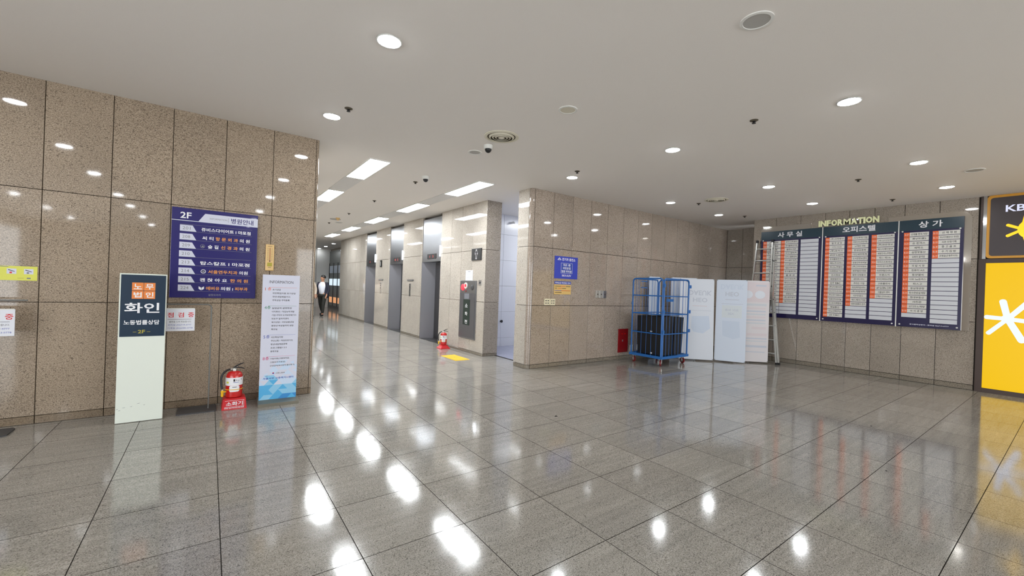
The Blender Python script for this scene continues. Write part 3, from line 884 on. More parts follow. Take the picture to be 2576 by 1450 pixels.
extinguisher(0.268, 5.80, 0.1225, 0, 'large red extinguisher on the red box, by the left wall')
t = thing('extinguisher_stand', 'flared red base under the small extinguisher by the elevators', 'extinguisher stand', (4.56, 8.98, 0))
MB().lathe([(0.17, 0), (0.17, 0.015), (0.115, 0.055), (0.10, 0.085), (0.02, 0.087)], 4, M['red_plastic']).build('base', t, rz=PI / 4)
extinguisher(4.56, 8.98, 0.088, -0.5, 'small red extinguisher on the flared base near the elevators', r=0.077, hh=0.29)

# ------------------------------------------------------------------ left wall: signs and stands
t = thing('hospital_directory', 'navy clinic directory board with room numbers on left wall', 'sign board', (-0.36, YL, 2.275))
W, Z = 0.822, -1.018
box('panel', (0, W), (-0.028, 0), (Z, 0), M['navy'], t, bevel=0.003)
L = Letters(); yf = -0.0286
L.put('2F', 0.075, -0.118, 0.070, 'print_white', w=0.10, y=yf, bold=0.045)
L.rect((0.0, 0.24), (-0.146, -0.140), 'print_white', yf)
L.poly([(0.235, -0.146), (0.30, -0.045), (W, -0.045), (W, -0.146)], 'lav_white', yf)
L.put('INFORMATION', 0.345, -0.106, 0.020, 'print_grey', w=0.165, y=yf - 0.0003, bold=0.0)
L.rect((0.522, 0.525), (-0.12, -0.068), 'print_grey', yf - 0.0003)
L.put('병원안내', 0.55, -0.128, 0.062, 'navy', w=0.225, y=yf - 0.0003, bold=0.012)
rows_ = [('201', [('쥬비스다이어트 I 마포점', 'print_white')]), ('208', [('씨 티', 'print_white'), ('항 문 외 과', 'print_orange'), ('의 원', 'print_white')]),
         ('209', [('숲 길', 'print_white'), ('신 경 과', 'print_orange'), ('의 원', 'print_white')]), ('210', []),
         ('213', [('탑스칼프 I 마포점', 'print_white')]), ('214', [('서울연두치과', 'print_orange'), ('의원', 'print_white')]),
         ('215', [('괜 찮 아 요', 'print_white'), ('한 의 원', 'print_orange')]), ('224', [('에버유', 'print_orange'), ('의원', 'print_white'), ('I', 'print_white'), ('피부과', 'print_orange')])]
L.rect((0.075, 0.765), (-0.187, -0.1845), 'print_grey', yf)
xs = {'208': [0.28, 0.405, 0.64], '209': [0.335, 0.46, 0.64], '214': [0.345, 0.645], '215': [0.27, 0.56], '224': [0.33, 0.47, 0.585, 0.61]}
xe = {'208': [0.385, 0.625, 0.745], '209': [0.435, 0.625, 0.745], '214': [0.63, 0.735], '215': [0.53, 0.74], '224': [0.46, 0.565, 0.592, 0.74]}
for k, (num, parts) in enumerate(rows_):
    z1 = -0.193 - k * 0.0968; z0 = z1 - 0.069
    L.poly([(0.075, z0), (0.225, z0), (0.188, z1), (0.075, z1)], 'lav_white', yf)
    L.put(num, 0.098, z0 + 0.018, 0.034, 'print_grey', w=0.072, y=yf - 0.0003, bold=0.0)
    L.rect((0.075, 0.765), (z0 - 0.0035, z0 - 0.001), 'print_grey', yf)
    for q, (s, mm) in enumerate(parts):
        if num in xs: x0, x1 = xs[num][q], xe[num][q]
        else: x0, x1 = 0.27, 0.75
        L.put(s, x0, z0 + 0.012, 0.042 if s != 'I' else 0.03, mm, w=x1 - x0 if s != 'I' else 0.006, y=yf, bold=0.03)
zc = -0.193 - 2 * 0.0968 - 0.035
ring(L, 0.285, zc, 0.022, 0.004, 'print_grey', yf, sx=1.0); L.poly([(0.27, zc - 0.012), (0.288, zc + 0.012), (0.303, zc - 0.012)], 'print_grey', yf)
zc = -0.193 - 5 * 0.0968 - 0.035
ring(L, 0.30, zc, 0.024, 0.005, 'print_white', yf, sx=1.0); L.rect((0.29, 0.312), (zc - 0.012, zc + 0.010), 'print_grey', yf)
zc = -0.193 - 7 * 0.0968 - 0.035
L.poly([(0.262, zc + 0.02), (0.262, zc - 0.008), (0.285, zc - 0.024), (0.285, zc + 0.006)], 'print_white', yf)
L.poly([(0.312, zc + 0.02), (0.312, zc - 0.008), (0.289, zc - 0.024), (0.289, zc + 0.006)], 'print_white', yf)
L.put('삼창프라자', 0.415, Z + 0.022, 0.026, 'print_grey', w=0.12, align='c', y=yf, bold=0.01)
L.build(t)

t = thing('thermometer', 'wooden wall thermometer right of the navy clinic directory', 'thermometer', (0.557, YL, 1.607))
box('board', (0, 0.094), (-0.02, 0), (0, 0.33), M['wood_yellow'], t, bevel=0.008)
L = Letters()
for k in range(14):
    for s in (-1, 1): L.rect((0.047 + s * 0.022 - 0.007, 0.047 + s * 0.022 + 0.007), (0.13 + k * 0.0115, 0.132 + k * 0.0115), 'print_black', -0.0205)
L.rect((0.022, 0.072), (0.302, 0.306), 'print_black', -0.0205); L.rect((0.02, 0.074), (0.055, 0.10), 'print_olive', -0.0205); L.rect((0.03, 0.064), (0.04, 0.044), 'print_black', -0.0205)
L.build(t, 'scale_marks')
MB().tube([(0.047, -0.024, 0.122), (0.047, -0.024, 0.285)], 0.0022, 8, M['red_dark']).build('glass_tube', t)
MB().lathe([(0.001, 0.112), (0.006, 0.116), (0.006, 0.124), (0.001, 0.128)], 12, M['black'], (0.047, -0.024, 0)).build('bulb', t)

t = thing('usage_sticker', 'yellow instruction sticker with small pictures on left wall', 'sticker', (-1.95, YL, 1.403))
box('sheet', (0, 0.588), (-0.003, 0), (0, 0.137), M['sticker'], t)
L = Letters()
for k, x in enumerate((0.06, 0.17, 0.28, 0.39, 0.50)):
    L.rect((x, x + 0.062), (0.062, 0.112), 'lav_white', -0.0035)
    L.poly([(x + 0.008, 0.098), (x + 0.05, 0.082), (x + 0.052, 0.087), (x + 0.01, 0.105)], 'print_black', -0.0037)
    L.rect((x + 0.018, x + 0.034), (0.066, 0.082), 'print_red' if k % 2 else 'print_grey', -0.0037)
L.rect((0.15, 0.40), (0.128, 0.133), 'print_grey', -0.0035)
L.rect((0.52, 0.545), (0.016, 0.028), 'print_grey', -0.0035); L.rect((0.46, 0.50), (0.02, 0.024), 'print_olive', -0.0035)
L.build(t)

# white advertising board standing on the floor
t = thing('advertising_board', 'tall freestanding white board with dark teal law office sign on top', 'standing sign', (-0.722, 5.645, 0))
W = 0.365
box('board', (0, W), (0, 0.032), (0.004, 1.51), M['off_white'], t, bevel=0.004)
pn = box('teal_panel', (0.012, W - 0.008), (-0.003, 0), (0.872, 1.497), M['teal_sign'], t)
L = Letters(); yf = -0.0036
u = lambda a: 0.012 + a * (W - 0.02)
v = lambda a: 1.497 - a * 0.625
for (a, b, ch) in ((0.24, 0.125, '노'), (0.505, 0.125, '무'), (0.24, 0.26, '법'), (0.505, 0.26, '인')):
    L.rect((u(a), u(a + 0.255)), (v(b + 0.128), v(b)), 'tag_sq', yf)
    L.put(ch, u(a + 0.128), v(b + 0.108), 0.055, 'print_white', align='c', y=yf - 0.0003, w=0.062, bold=0.03)
L.put('화인', u(0.48), v(0.62), 0.105, 'print_white', align='c', w=0.27, y=yf, bold=0.05)
L.put('노동법률상담', u(0.48), v(0.81), 0.048, 'print_white', align='c', w=0.275, y=yf, bold=0.035)
L.put('2F', u(0.48), v(0.95), 0.035, 'print_olive', align='c', w=0.055, y=yf, bold=0.02)
L.rect((u(0.29), u(0.37)), (v(0.93), v(0.925)), 'print_olive', yf); L.rect((u(0.60), u(0.68)), (v(0.93), v(0.925)), 'print_olive', yf)
L.build(pn)
L = Letters()
for (x, z, s) in ((0.11, 0.16, 0.014), (0.05, 0.155, 0.02), (0.21, 0.165, 0.012), (0.02, 0.13, 0.016), (0.16, 0.185, 0.02), (0.004, 0.145, 0.014)):
    L.poly([(x, z), (x + s, z + 0.002), (x + s * 1.3, z + 0.006), (x + s * 0.4, z + 0.004)], 'print_grey', -0.0005)
L.build(t, 'scuff_marks')

def notice_frame(x0, x1, full, label, plab, loc, papx):
    t = thing('notice_stand', label, 'notice stand', loc, 0)
    r = 0.008; z = 1.19; y = 0.0; c = 0.04
    pts = [(x1, y, 0.012), (x1, y, z - c)]
    if full:
        pts += [(x1 - c * (1 - math.cos(a)), y, z - c + c * math.sin(a)) for a in (0.4, 0.8, 1.2, PI / 2)]
        pts += [(x0, y, z)]
        MB().tube(pts, r, 10, M['grey_metal']).build('bent_tube_frame', t)
    return t
t = notice_frame(-0.43, 0.03, True, 'grey bent tube notice stand between white board and extinguisher', '', (0, 5.83, 0), None)
bp = MB(); pts = [(-0.25, -0.138), (0.085, -0.138), (0.105, -0.12), (0.105, 0.12), (0.085, 0.14), (-0.25, 0.14)]
vs = [(a, b, 0) for a, b in pts] + [(a, b, 0.012) for a, b in pts]
bp.add(vs, [tuple(range(6)), tuple(range(6, 12))] + [(i, (i + 1) % 6, (i + 1) % 6 + 6, i + 6) for i in range(6)], M['grey_base']).build('base_plate', t)
def inspect_paper(x, y, z, label):
    t = thing('inspection_notice', label, 'paper notice', (x, y, z), 0, 'inspection notices hung on grey stands')
    box('sheet', (-0.245, 0), (-0.006, 0), (0, 0.245), M['paper'], t)
    L = Letters(); yf = -0.0065
    for k, ch in enumerate('점검중'):
        L.put(ch, -0.245 + 0.035 + k * 0.0875, 0.150, 0.052, 'print_red', align='c', w=0.052, y=yf, bold=0.015)
    L.rect((-0.235, -0.03), (0.128, 0.131), 'print_black', yf)
    L.put('불편을 드려 죄송합니다.', -0.03, 0.092, 0.020, 'print_black', align='r', w=0.19, y=yf, bold=0.0)
    L.put('관리실 (02)719-0777', -0.03, 0.055, 0.022, 'print_blue', align='r', w=0.20, y=yf, bold=0.0)
    L.put('기계실 (02)6383-0778', -0.018, 0.020, 0.022, 'print_blue', align='r', w=0.215, y=yf, bold=0.0)
    L.build(t)
    box('clip_rail', (-0.245, -0.005), (-0.008, 0.004), (0.240, 0.250), M['white_plastic'], t)
inspect_paper(-0.118, 5.808, 0.90, 'white inspection notice partly hidden behind the tall white board')
t = thing('notice_stand', 'second grey notice stand cut off at the left picture edge', 'notice stand', (-1.90, 5.80, 0))
MB().tube([(0, 0, 0.012), (0, 0, 1.17), (0.02, 0, 1.205), (0.06, 0, 1.222), (0.535, 0, 1.222)], 0.008, 10, M['grey_metal']).build('bent_tube_frame', t)
bp = MB(); pts = [(-0.2, -0.14), (0.40, -0.14), (0.46, -0.10), (0.46, 0.10), (0.44, 0.13), (-0.2, 0.14)]
vs = [(a, b, 0) for a, b in pts] + [(a, b, 0.012) for a, b in pts]
bp.add(vs, [tuple(range(6)), tuple(range(6, 12))] + [(i, (i + 1) % 6, (i + 1) % 6 + 6, i + 6) for i in range(6)], M['grey_base']).build('base_plate', t)
inspect_paper(-1.437, 5.79, 0.895, 'white inspection notice at the left picture edge')

# information banner stand
t = thing('information_banner', 'narrow pale INFORMATION floor guide with blue mosaic foot', 'standing sign', (0.508, 5.62, 0), -0.03)
W = 0.405
mb = MB(); vs = [(x, y, z) for x in (-0.012, W + 0.01) for (y, z) in ((0, 0), (0, 0.036), (0.10, 0.058), (0.30, 0.058), (0.30, 0))]
mb.add(vs, [(0, 1, 2, 3, 4), (5, 6, 7, 8, 9), (0, 1, 6, 5), (1, 2, 7, 6), (2, 3, 8, 7), (3, 4, 9, 8), (4, 0, 5, 9)], M['stand_olive']).build('base', t)
bd = box('board', (0, W - 0.01), (0.11, 0.128), (0.056, 1.555), M['lav_white'], t)
L = Letters(); yf = 0.1094; Z0, Z1 = 0.056, 1.555
v = lambda a: Z1 - a * (Z1 - Z0); u = lambda a: a * (W - 0.01)
L.put('INFORMATION', u(0.50), v(0.068), 0.033, 'print_black', align='c', w=u(0.64), y=yf, bold=0.02)
secs = [(0.100, '1', 'print_rust', ['초기상담', '국민취업지원 초기상담', '국민내일배움카드', '구직상담·구직등록'], [0.22, 0.63, 0.49, 0.47]),
        (0.248, '4', 'print_green', ['실업급여·설명회장', '이직확인 / 직업능력개발', '기업·구직자 도약보장패키지', '마포구 일자리센터', '복지상담 / 서민금융상담', '중장년·여성일자리 상담', '특강실'], [0.54, 0.61, 0.66, 0.46, 0.61, 0.60, 0.16]),
        (0.482, '5', 'print_blue', ['국민취업지원', '구인신청 / 직업진로지도', '청년내일채움공제', '프로그램실1·2·3', '중회의실'], [0.32, 0.60, 0.44, 0.43, 0.21]),
        (0.655, '8', 'print_pink', ['기업지원(고용장려금,', '고용유지지원금)', '모성급여(육아휴직·출산휴가)'], [0.52, 0.41, 0.67])]
for (vv, nn, cc, lines, ws) in secs:
    L.rect((u(0.17), u(0.93)), (v(vv + 0.0015), v(vv)), cc, yf)
    L.put(nn, u(0.07), v(vv + 0.026), 0.034, cc, y=yf, bold=0.0)
    L.put('층', u(0.14), v(vv + 0.026), 0.036, cc, w=u(0.09), y=yf, bold=0.01)
    for k, (s, wd) in enumerate(zip(lines, ws)):
        L.put(s, u(0.265), v(vv + 0.026 + k * 0.0283), 0.021, 'print_black', w=u(wd), y=yf, bold=0.015)
ring(L, u(0.36), v(0.79), 0.010, 0.010, 'print_red', yf, sx=1.0)
L.poly([(u(0.36) + 0.010 * math.cos(a), v(0.79) + 0.010 * math.sin(a)) for a in [PI + PI * q / 8 for q in range(9)]], 'print_blue', yf - 0.0002)
L.put('고용노동부', u(0.42), v(0.796), 0.016, 'print_black', w=u(0.25), y=yf, bold=0.01)
L.put('서울서부 고용복지+센터', u(0.50), v(0.838), 0.024, 'print_blue', align='c', w=u(0.82), y=yf, bold=0.02)
L.build(bd)
rnd = random.Random(5)
L = Letters()
tw = (W - 0.01) / 4.0; th = 0.104
for r_ in range(0, 8):
    for c_ in range(-1, 9):
        x = (c_ - (r_ % 2) * 0.0) * tw / 2; zb = Z0 + r_ * th * 0.56
        upt = (c_ + r_) % 2 == 0
        tri = [(x, zb), (x + tw, zb), (x + tw / 2, zb + th * 0.56)] if upt else [(x, zb + th * 0.56), (x + tw, zb + th * 0.56), (x + tw / 2, zb)]
        tri = [(min(max(a, 0), W - 0.01), b) for a, b in tri]
        p = r_ / 7.0
        if rnd.random() < (p - 0.30) * 1.3: continue
        q = rnd.random() * 0.9 + p * 1.35
        L.poly(tri, 'blue4' if q < 0.3 else 'blue3' if q < 0.75 else 'blue2' if q < 1.15 else 'blue1', yf + 0.0003)
for (a, b) in ((0.10, 0.80), (0.80, 0.71), (0.88, 0.775)):
    L.poly([(u(a), v(b)), (u(a) + 0.045, v(b) - 0.025), (u(a) + 0.045, v(b) + 0.02)], 'blue1', yf + 0.0003)
L.build(bd, 'mosaic_print')

# ------------------------------------------------------------------ middle wall items
t = thing('charging_poster', 'bright blue poster about car charging on the middle wall', 'poster', (5.40, YM, 1.717))
W, Z = 0.62, 0.438
box('sheet', (0, W), (-0.006, 0), (0, Z), M['poster_blue'], t)
L = Letters(); yf = -0.0065
L.put('전기차 충전소', 0.19, 0.352, 0.058, 'print_white', w=0.36, y=yf, bold=0.045)
L.poly([(0.07, 0.362), (0.17, 0.362), (0.17, 0.372), (0.07, 0.372)], 'print_white', yf)
L.poly([(0.08, 0.377), (0.12, 0.412), (0.16, 0.377), (0.14, 0.377), (0.12, 0.395), (0.10, 0.377)], 'print_white', yf)
for a, b in (((0.165, 0.475), (0.305, 0.310)), ((0.165, 0.475), (0.105, 0.110)), ((0.165, 0.171), (0.105, 0.31)), ((0.469, 0.475), (0.105, 0.31))):
    L.rect(a, b, 'lav_white', yf)
L.rect((0.171, 0.469), (0.110, 0.305), 'print_blue', yf + 0.0002)
L.put('지상 1층', 0.32, 0.247, 0.048, 'print_white', align='c', w=0.20, y=yf, bold=0.035)
L.put('국민은행', 0.32, 0.184, 0.048, 'print_white', align='c', w=0.21, y=yf, bold=0.035)
L.put('뒷편 주차장', 0.32, 0.120, 0.048, 'print_white', align='c', w=0.275, y=yf, bold=0.035)
L.put('SEOULEV', 0.32, 0.045, 0.036, 'print_white', align='c', w=0.25, y=yf, bold=0.05)
L.build(t)
t = thing('parking_poster', 'small sand yellow parking fee sign under the blue poster', 'sign', (5.405, YM, 1.408))
W, Z = 0.445, 0.256
box('plate', (0, W), (-0.008, 0), (0, Z), M['poster_sand'], t)
L = Letters(); yf = -0.0085
L.rect((0, W), (0.195, Z), 'print_blue', yf)
L.put('주차요금 무인정산 안내', W / 2, 0.206, 0.036, 'print_white', align='c', w=0.40, y=yf - 0.0003, bold=0.03)
for k, (z, segs) in enumerate([(0.150, ((0.02, 0.16, 'print_black'), (0.165, 0.30, 'print_rust'), (0.31, 0.43, 'print_black'))), (0.110, ((0.02, 0.08, 'print_black'), (0.10, 0.20, 'print_rust'), (0.21, 0.31, 'print_black'))),
                  (0.066, ((0.012, 0.18, 'print_blue'), (0.19, 0.42, 'print_rust'))), (0.028, ((0.02, 0.19, 'print_black'),))]):
    for a, b, mm in segs:
        x = a
        while x < b:
            L.rect((x, x + 0.011), (z, z + 0.014), mm, yf); x += 0.015
L.build(t)
def plate(name, cat, x0, x1, z0, z1, m, label, dots, group=None, y=YM):
    t = thing(name, label, cat, (x0, y, z0), 0, group)
    box('plate', (0, x1 - x0), (-0.014, 0), (0, z1 - z0), M[m], t, bevel=0.003)
    for (a, b, w, h, mm, nm) in dots:
        box(nm, (a - w / 2, a + w / 2), (-0.018, -0.014), (b - h / 2, b + h / 2), M[mm], t)
d4 = [(0.042, 0.085, 0.035, 0.016, 'black', 'rocker'), (0.098, 0.085, 0.03, 0.018, 'black', 'rocker'), (0.042, 0.038, 0.035, 0.014, 'black', 'rocker'), (0.098, 0.038, 0.03, 0.016, 'black', 'rocker')]
plate('switch_plate', 'switch', 5.163, 5.302, 1.195, 1.318, 'cream', 'left one of two cream switch plates under the yellow sign', d4, 'cream switch plates on the middle wall')
plate('switch_plate', 'switch', 5.308, 5.44, 1.192, 1.316, 'cream', 'right one of two cream switch plates under the yellow sign', [(a, b + s, 0.03, 0.008, 'black', 'rocker') for a in (0.04, 0.092) for b in (0.04, 0.085) for s in (-0.008, 0.008)], 'cream switch plates on the middle wall')
for k, (a, b, m_, nm) in enumerate([(6.58, 6.69, 'alu', 'left'), (6.692, 6.80, 'alu', 'middle'), (6.802, 6.90, 'steel', 'right')]):
    plate('socket_cover', 'cover plate', a, b, 1.352, 1.508, m_, '%s square metal cover plate of three in a row on the middle wall' % nm, [(0.052, 0.078, 0.022, 0.026, 'black' if k < 2 else 'steel_dark', 'lock')], 'metal cover plates on the middle wall')
for k, (a, b, nm) in enumerate([(7.76, 7.86, 'white double socket left of the blue roll cage'), (8.01, 8.11, 'white low cover plate behind the bars of the roll cage')]):
    plate('wall_socket', 'socket', a, b, 0.15 + 0.02 * k, 0.30, 'white_plastic', nm, [(0.05, 0.10, 0.03, 0.03, 'black', 'outlet'), (0.05, 0.045, 0.03, 0.03, 'black', 'outlet')] if k == 0 else [(0.05, 0.065, 0.03, 0.012, 'disc_grey', 'outlet')])
t = thing('hose_box', 'small dark red steel door low on the middle wall', 'hydrant box', (7.345, YM, 0.152))
box('frame', (0, 0.33), (-0.012, 0), (0, 0.522), M['red_dark'], t, bevel=0.002)
dr = box('door', (0.02, 0.31), (-0.018, -0.012), (0.02, 0.502), M['red_dark'], t)
box('handle', (0.125, 0.145), (-0.028, -0.018), (0.24, 0.285), M['alu'], dr)
for x in (0.09, 0.20):
    box('louvre', (x, x + 0.045), (-0.022, -0.018), (0.40, 0.425), M['red'], dr)
t = thing('wall_button', 'tiny white round fitting on the middle wall above the cage', 'fitting', (8.28, YM, 1.785))
MB().lathe([(0.014, 0), (0.014, -0.010), (0.008, -0.014), (0.001, -0.014)], 14, M['white_plastic'], axis='y').build('cap', t)

# ------------------------------------------------------------------ directory boards on the right wall
XB = 10.75
sets = [('사 무 실', 4.632, 3.398, [(0.05, 0.13, 0.432), (0.44, 0.515, 0.785), (0.835, None, 1.175)], [18, 17, 0], 'first dark directory board headed in Korean for offices, behind the ladder'),
        ('오피스텔', 3.376, 2.160, [(0.045, 0.118, 0.382), (0.43, 0.51, 0.772), (0.822, 0.903, 1.168)], [20, 17, 15], 'middle dark directory board, under the INFORMATION letters'),
        ('상 가', 2.140, 1.288, [(0.068, 0.148, 0.410), (0.46, 0.537, 0.808)], [18, 6], 'narrowest directory board listing shops, nearest the yellow signs')]
names = [['(주)성원', '(주)서원', '대한인력', '한국기업(주)', '(주)동신', '대성무역', '(주)에스', '(주)대신', '한국상사', '(주)우성', '신원상사', '대우상사', '(주)세원', '한국연구소', '한국정보', '한성상사', '(주)대원', '우신무역'],
         ['뷰비스(주)뷰티', '한국물류연구원', '물류도서관', '로지스물류(주)', '로지스물류관리', '로지스물류기업(주)', '로지스물류정보(주)', '서울상사주식회사', '한국물류(주)', '물 류 관', '로지스정보(주)', '에이스노무법인', 'OK인사노무연구소', '(주)한국인정원', '성원상사', '(주)세무법인', '서울시마포인력조합'],
         [],
         ['(주)국제법인', '법 무 상 담', '고연상 MASK', '(주)로지스', 'KPOST K-NEWS', '한국물류연구소', '에원노무사사무소', '하나노무법인', '미래정보기업', '인사정보', '대원법무사', 'DT E&C', '(주)미래비전', 'IMU인터내셔날', '(주)신전기업ENG', '서원인터내셔날', '포스트국제정보', '제일통신', '시노인력구인', 'J2 C&C'],
         ['사사구리기업', '마포인사노무연구원', '노무법인 정담', '한성상공회', '다인세무회계', '도서관정보센터', '성원인터내셔날', '(주)고리아정보', '세무법인대원', '세무사정용수', '세무회계 사무소', '구리인 기업', '국민인력직업사무소', '(주)직업정보', '다이내스', '에스제이기업', '대한미래특허 연구'],
         ['기업사사무소(주)', 'LMR 심리상담센터', '(주)전문정보', '에스디에이연구', '세원인사노무정보', '에스 / 에스뉴', '이지스드트리오', '아리상사(주)', '마포회계법인사무소', '수원스이', '한국인력정보연합', '고원출판사', 'L&P GLOBAL CORP', '서울심리 센터', '인력원 인지어서비스'],
         ['신대물 한식 식당', '꽃(마을)', '순 돈까스', '세탁소', '삼창부동산', '김명의 굴국밥', '은하장(중화요리)', '국 밥 시 장', '컴퓨터 A/S', '동양열쇠', '다트 Set돈까스', '파스고', '동삼정관장', '정수한방삼계탕', '현대부동산', '사진관', '오디오노래방', '아 이 공 방'],
         ['산 채 정 원', '하나이카페데이지 현대점', '시온 안경기획', '중 고 골 프', '수 기 김 밥', '은행골(은행주차장)']]
tags_ = ['920', '918', '710', '706', '701', '623', '614', '608', '602', '1512', '1420', '1303', '1211', '1108', '1015', '9-27', '9-12', '8-11']
ni = 0
for bi, (head, ya, yb, colz, cnt, lb) in enumerate(sets):
    W = ya - yb
    t = thing('directory_board', lb, 'directory board', (XR, ya, 0), RR, 'three dark building directory boards')
    pn = box('back_panel', (0, W), (-0.05, -0.012), (1.03, 3.055), M['navy_board'], t)
    box('header_panel', (0, W), (-0.053, -0.05), (2.857, 3.055), M['teal_header'], t)
    box('standoff', (0.1, W - 0.15), (-0.012, 0.0), (1.2, 2.9), M['grey_base'], t)
    L = Letters()
    hx = {0: (0.36, 0.855), 1: (0.338, 0.875), 2: (0.267, 0.585)}[bi]
    L.put(head, hx[0], 2.897 if bi != 1 else 2.905, 0.122, 'print_white', w=hx[1] - hx[0], y=-0.0535, bold=0.04)
    if bi == 2: L.put('광고물탁상문의 : 관리실 02)719-0777', 0.187, 1.068, 0.028, 'lav_white', w=0.52, y=-0.0505, bold=0.02)
    L.build(t)
    for (kx, kz) in ((0.045, 2.845), (W - 0.045, 2.843), (0.045, 1.072), (W - 0.045, 1.072)):
        MB().lathe([(0.014, -0.05), (0.013, -0.060), (0.006, -0.066), (0.001, -0.066)], 12, M['white_plastic'], (kx, 0, kz), 'y').build('screw_cap', t)
    zt, pitch = 2.82, 0.0851
    for ci, ((xa, xm, xb), n) in enumerate(zip(colz, cnt)):
        nm = names[ni]; ni += 1
        nr = 19 if (bi == 2 and ci == 0) else 20
        cache = {}
        for r_ in range(nr):
            z1 = zt - r_ * pitch; z0 = z1 - pitch + 0.010
            if r_ < n:
                q = box('name_strip', (xm, xb), (-0.055, -0.05), (z0, z1), M['strip_cream'], t)
                s = nm[r_]; L = Letters()
                wmax = (xb - xm) * 0.86
                wd = min(wmax, 0.032 * len(s) + 0.03)
                if ' ' in s and len(s) < 9: wd = wmax * 0.78
                L.put(s, (xm + xb) / 2, z0 + 0.018, 0.040, 'print_black', align='c', w=wd, y=-0.0556, bold=0.015)
                L.build(q)
                q = box('number_tag', (xa, xm), (-0.055, -0.05), (z0 - 0.004, z1), M['tag_orange'], t)
                L = Letters(); L.put(tags_[(r_ + ci * 5 + bi * 3) % 15] if bi < 2 else 'B-%d' % (27 - r_ if ci == 0 else 12 - r_), (xa + xm) / 2, z0 + 0.018, 0.034, 'strip_cream', align='c', w=0.055, y=-0.0556, bold=0.0)
                L.build(q)
            else:
                box('blank_strip', (xa, xb), (-0.055, -0.05), (z0, z1), M['strip_white'], t)
for k, (y, lb) in enumerate([(3.387, 'left white divider bar, between the first two directory boards'), (2.15, 'right white divider bar, between the last two directory boards')]):
    t = box('divider_bar', (XR - 0.055, XR - 0.014), (y - 0.008, y + 0.008), (1.02, 3.06), M['white_plastic']); tag(t, lb, 'divider', 'white bars between directory boards')
# cream 3d letters
t = thing('letter_sign', 'raised cream INFORMATION letters above the middle directory board', 'lettering', (XR, 3.47, 3.072), RR)
x = 0.0
from functools import reduce
word = 'INFORMATION'
wd = {'I': 0.36, 'M': 1.28, 'N': 1.05, 'O': 1.12, 'F': 0.86, 'R': 1.0, 'A': 1.1, 'T': 0.95}
tot = sum(wd[c] for c in word)
for ch in word:
    w_ = wd[ch] / tot * 1.025
    L = Letters(); L.put(ch, x + w_ / 2, 0.0, 0.128, 'letter_gold', align='c', w=w_ * 0.93, y=-0.03, bold=0.06, depth=0.025)
    L.build(t, 'letter'); x += w_
box('mounting_rail', (0.02, 1.0), (-0.03, 0.0), (0.035, 0.055), M['grey_base'], t)
# mirror acrylic surround
def mirror_strip(name, poly, lb):
    t = MB().prism(poly, -0.010, -0.001, M['acrylic']).build(name, None, (XR, 0, 0), RR); tag(t, lb, 'trim plate', 'mirror acrylic strips around the boards'); return t
def arc_pts(cx, cz, r, a0, a1, n=8): return [(cx + r * math.cos(a0 + (a1 - a0) * k / n), cz + r * math.sin(a0 + (a1 - a0) * k / n)) for k in range(n + 1)]
lx = lambda y: -y
mirror_strip('mirror_strip', [(lx(4.67), 2.4)] + arc_pts(lx(4.67) + 0.13, 3.175 - 0.13, 0.13, PI, PI / 2) + [(lx(3.62), 3.175), (lx(3.62), 3.03), (lx(4.60), 3.03), (lx(4.60), 2.4)], 'shiny clear strip with round corner, top left of the boards')
mirror_strip('mirror_strip', [(lx(2.32), 3.03), (lx(2.32), 3.15)] + arc_pts(lx(1.195) - 0.15, 3.15 - 0.15, 0.15, PI / 2, 0) + [(lx(1.195), 1.03), (lx(1.32), 1.03), (lx(1.32), 3.03)], 'shiny clear strip running down the right side of the boards')

# ------------------------------------------------------------------ yellow shop signs
t = thing('chrome_strip', 'narrow mirrored strip left of the dark brown sign', 'trim', (XR, 1.10, 0), RR)
box('edge_strip', (0, 0.028), (-0.02, 0.015), (2.29, H - 0.002), M['brown_band'], t)
box('mirror_face', (0.03, 0.072), (-0.01, 0.015), (2.29, H - 0.002), M['steel_mirror'], t)
t = thing('illuminated_panel', 'tall yellow illuminated panel with a white star shaped emblem', 'light box', (XR, 1.02, 0), RR)
box('side_post', (-0.085, -0.001), (-0.03, 0.02), (0, 2.285), M['brown_band'], t)
box('top_rail', (0, 3.3), (-0.03, 0.02), (2.216, 2.285), M['brown_band'], t)
box('bottom_rail', (0, 3.3), (-0.03, 0.02), (0, 0.074), M['brown_band'], t)
box('panel', (0, 3.3), (-0.012, 0.02), (0.075, 2.215), M['lightbox_yellow'], t)
def arms(L, cx, cz, spec, m, y):
    for (ax, az, wd) in spec:
        d = Vector((ax - cx, az - cz)); n = Vector((-d.y, d.x)).normalized() * wd / 2; e = d.normalized() * wd * 0.45
        pts = [(cx - n.x * 0.9, cz - n.y * 0.9), (ax - n.x, az - n.y)]
        for k in range(1, 6):
            a = -PI / 2 + PI * k / 6
            pts.append((ax + e.x * math.cos(a) + n.x * math.sin(a), az + e.y * math.cos(a) + n.y * math.sin(a)))
        pts += [(ax + n.x, az + n.y), (cx + n.x * 0.9, cz + n.y * 0.9)]
        L.poly(pts, m, y); y -= 0.0004
L = Letters()
cx, cz = 0.262, 1.275
arms(L, cx, cz, [(0.205, 1.565, 0.085), (0.03, 1.292, 0.07), (0.055, 1.02, 0.062), (0.42, 0.93, 0.09), (0.50, 1.245, 0.07), (0.47, 1.56, 0.075)], 'lightbox_white', -0.0125)
L.poly([(cx + 0.075 * math.cos(a), cz + 0.075 * math.sin(a)) for a in [2 * PI * k / 12 for k in range(12)]], 'lightbox_white', -0.0152)
L.build(t, 'emblem')
t = thing('shop_sign', 'dark brown shop sign with gold rim, white KB letters and yellow star', 'shop sign', (XR, 1.025, 0), RR)
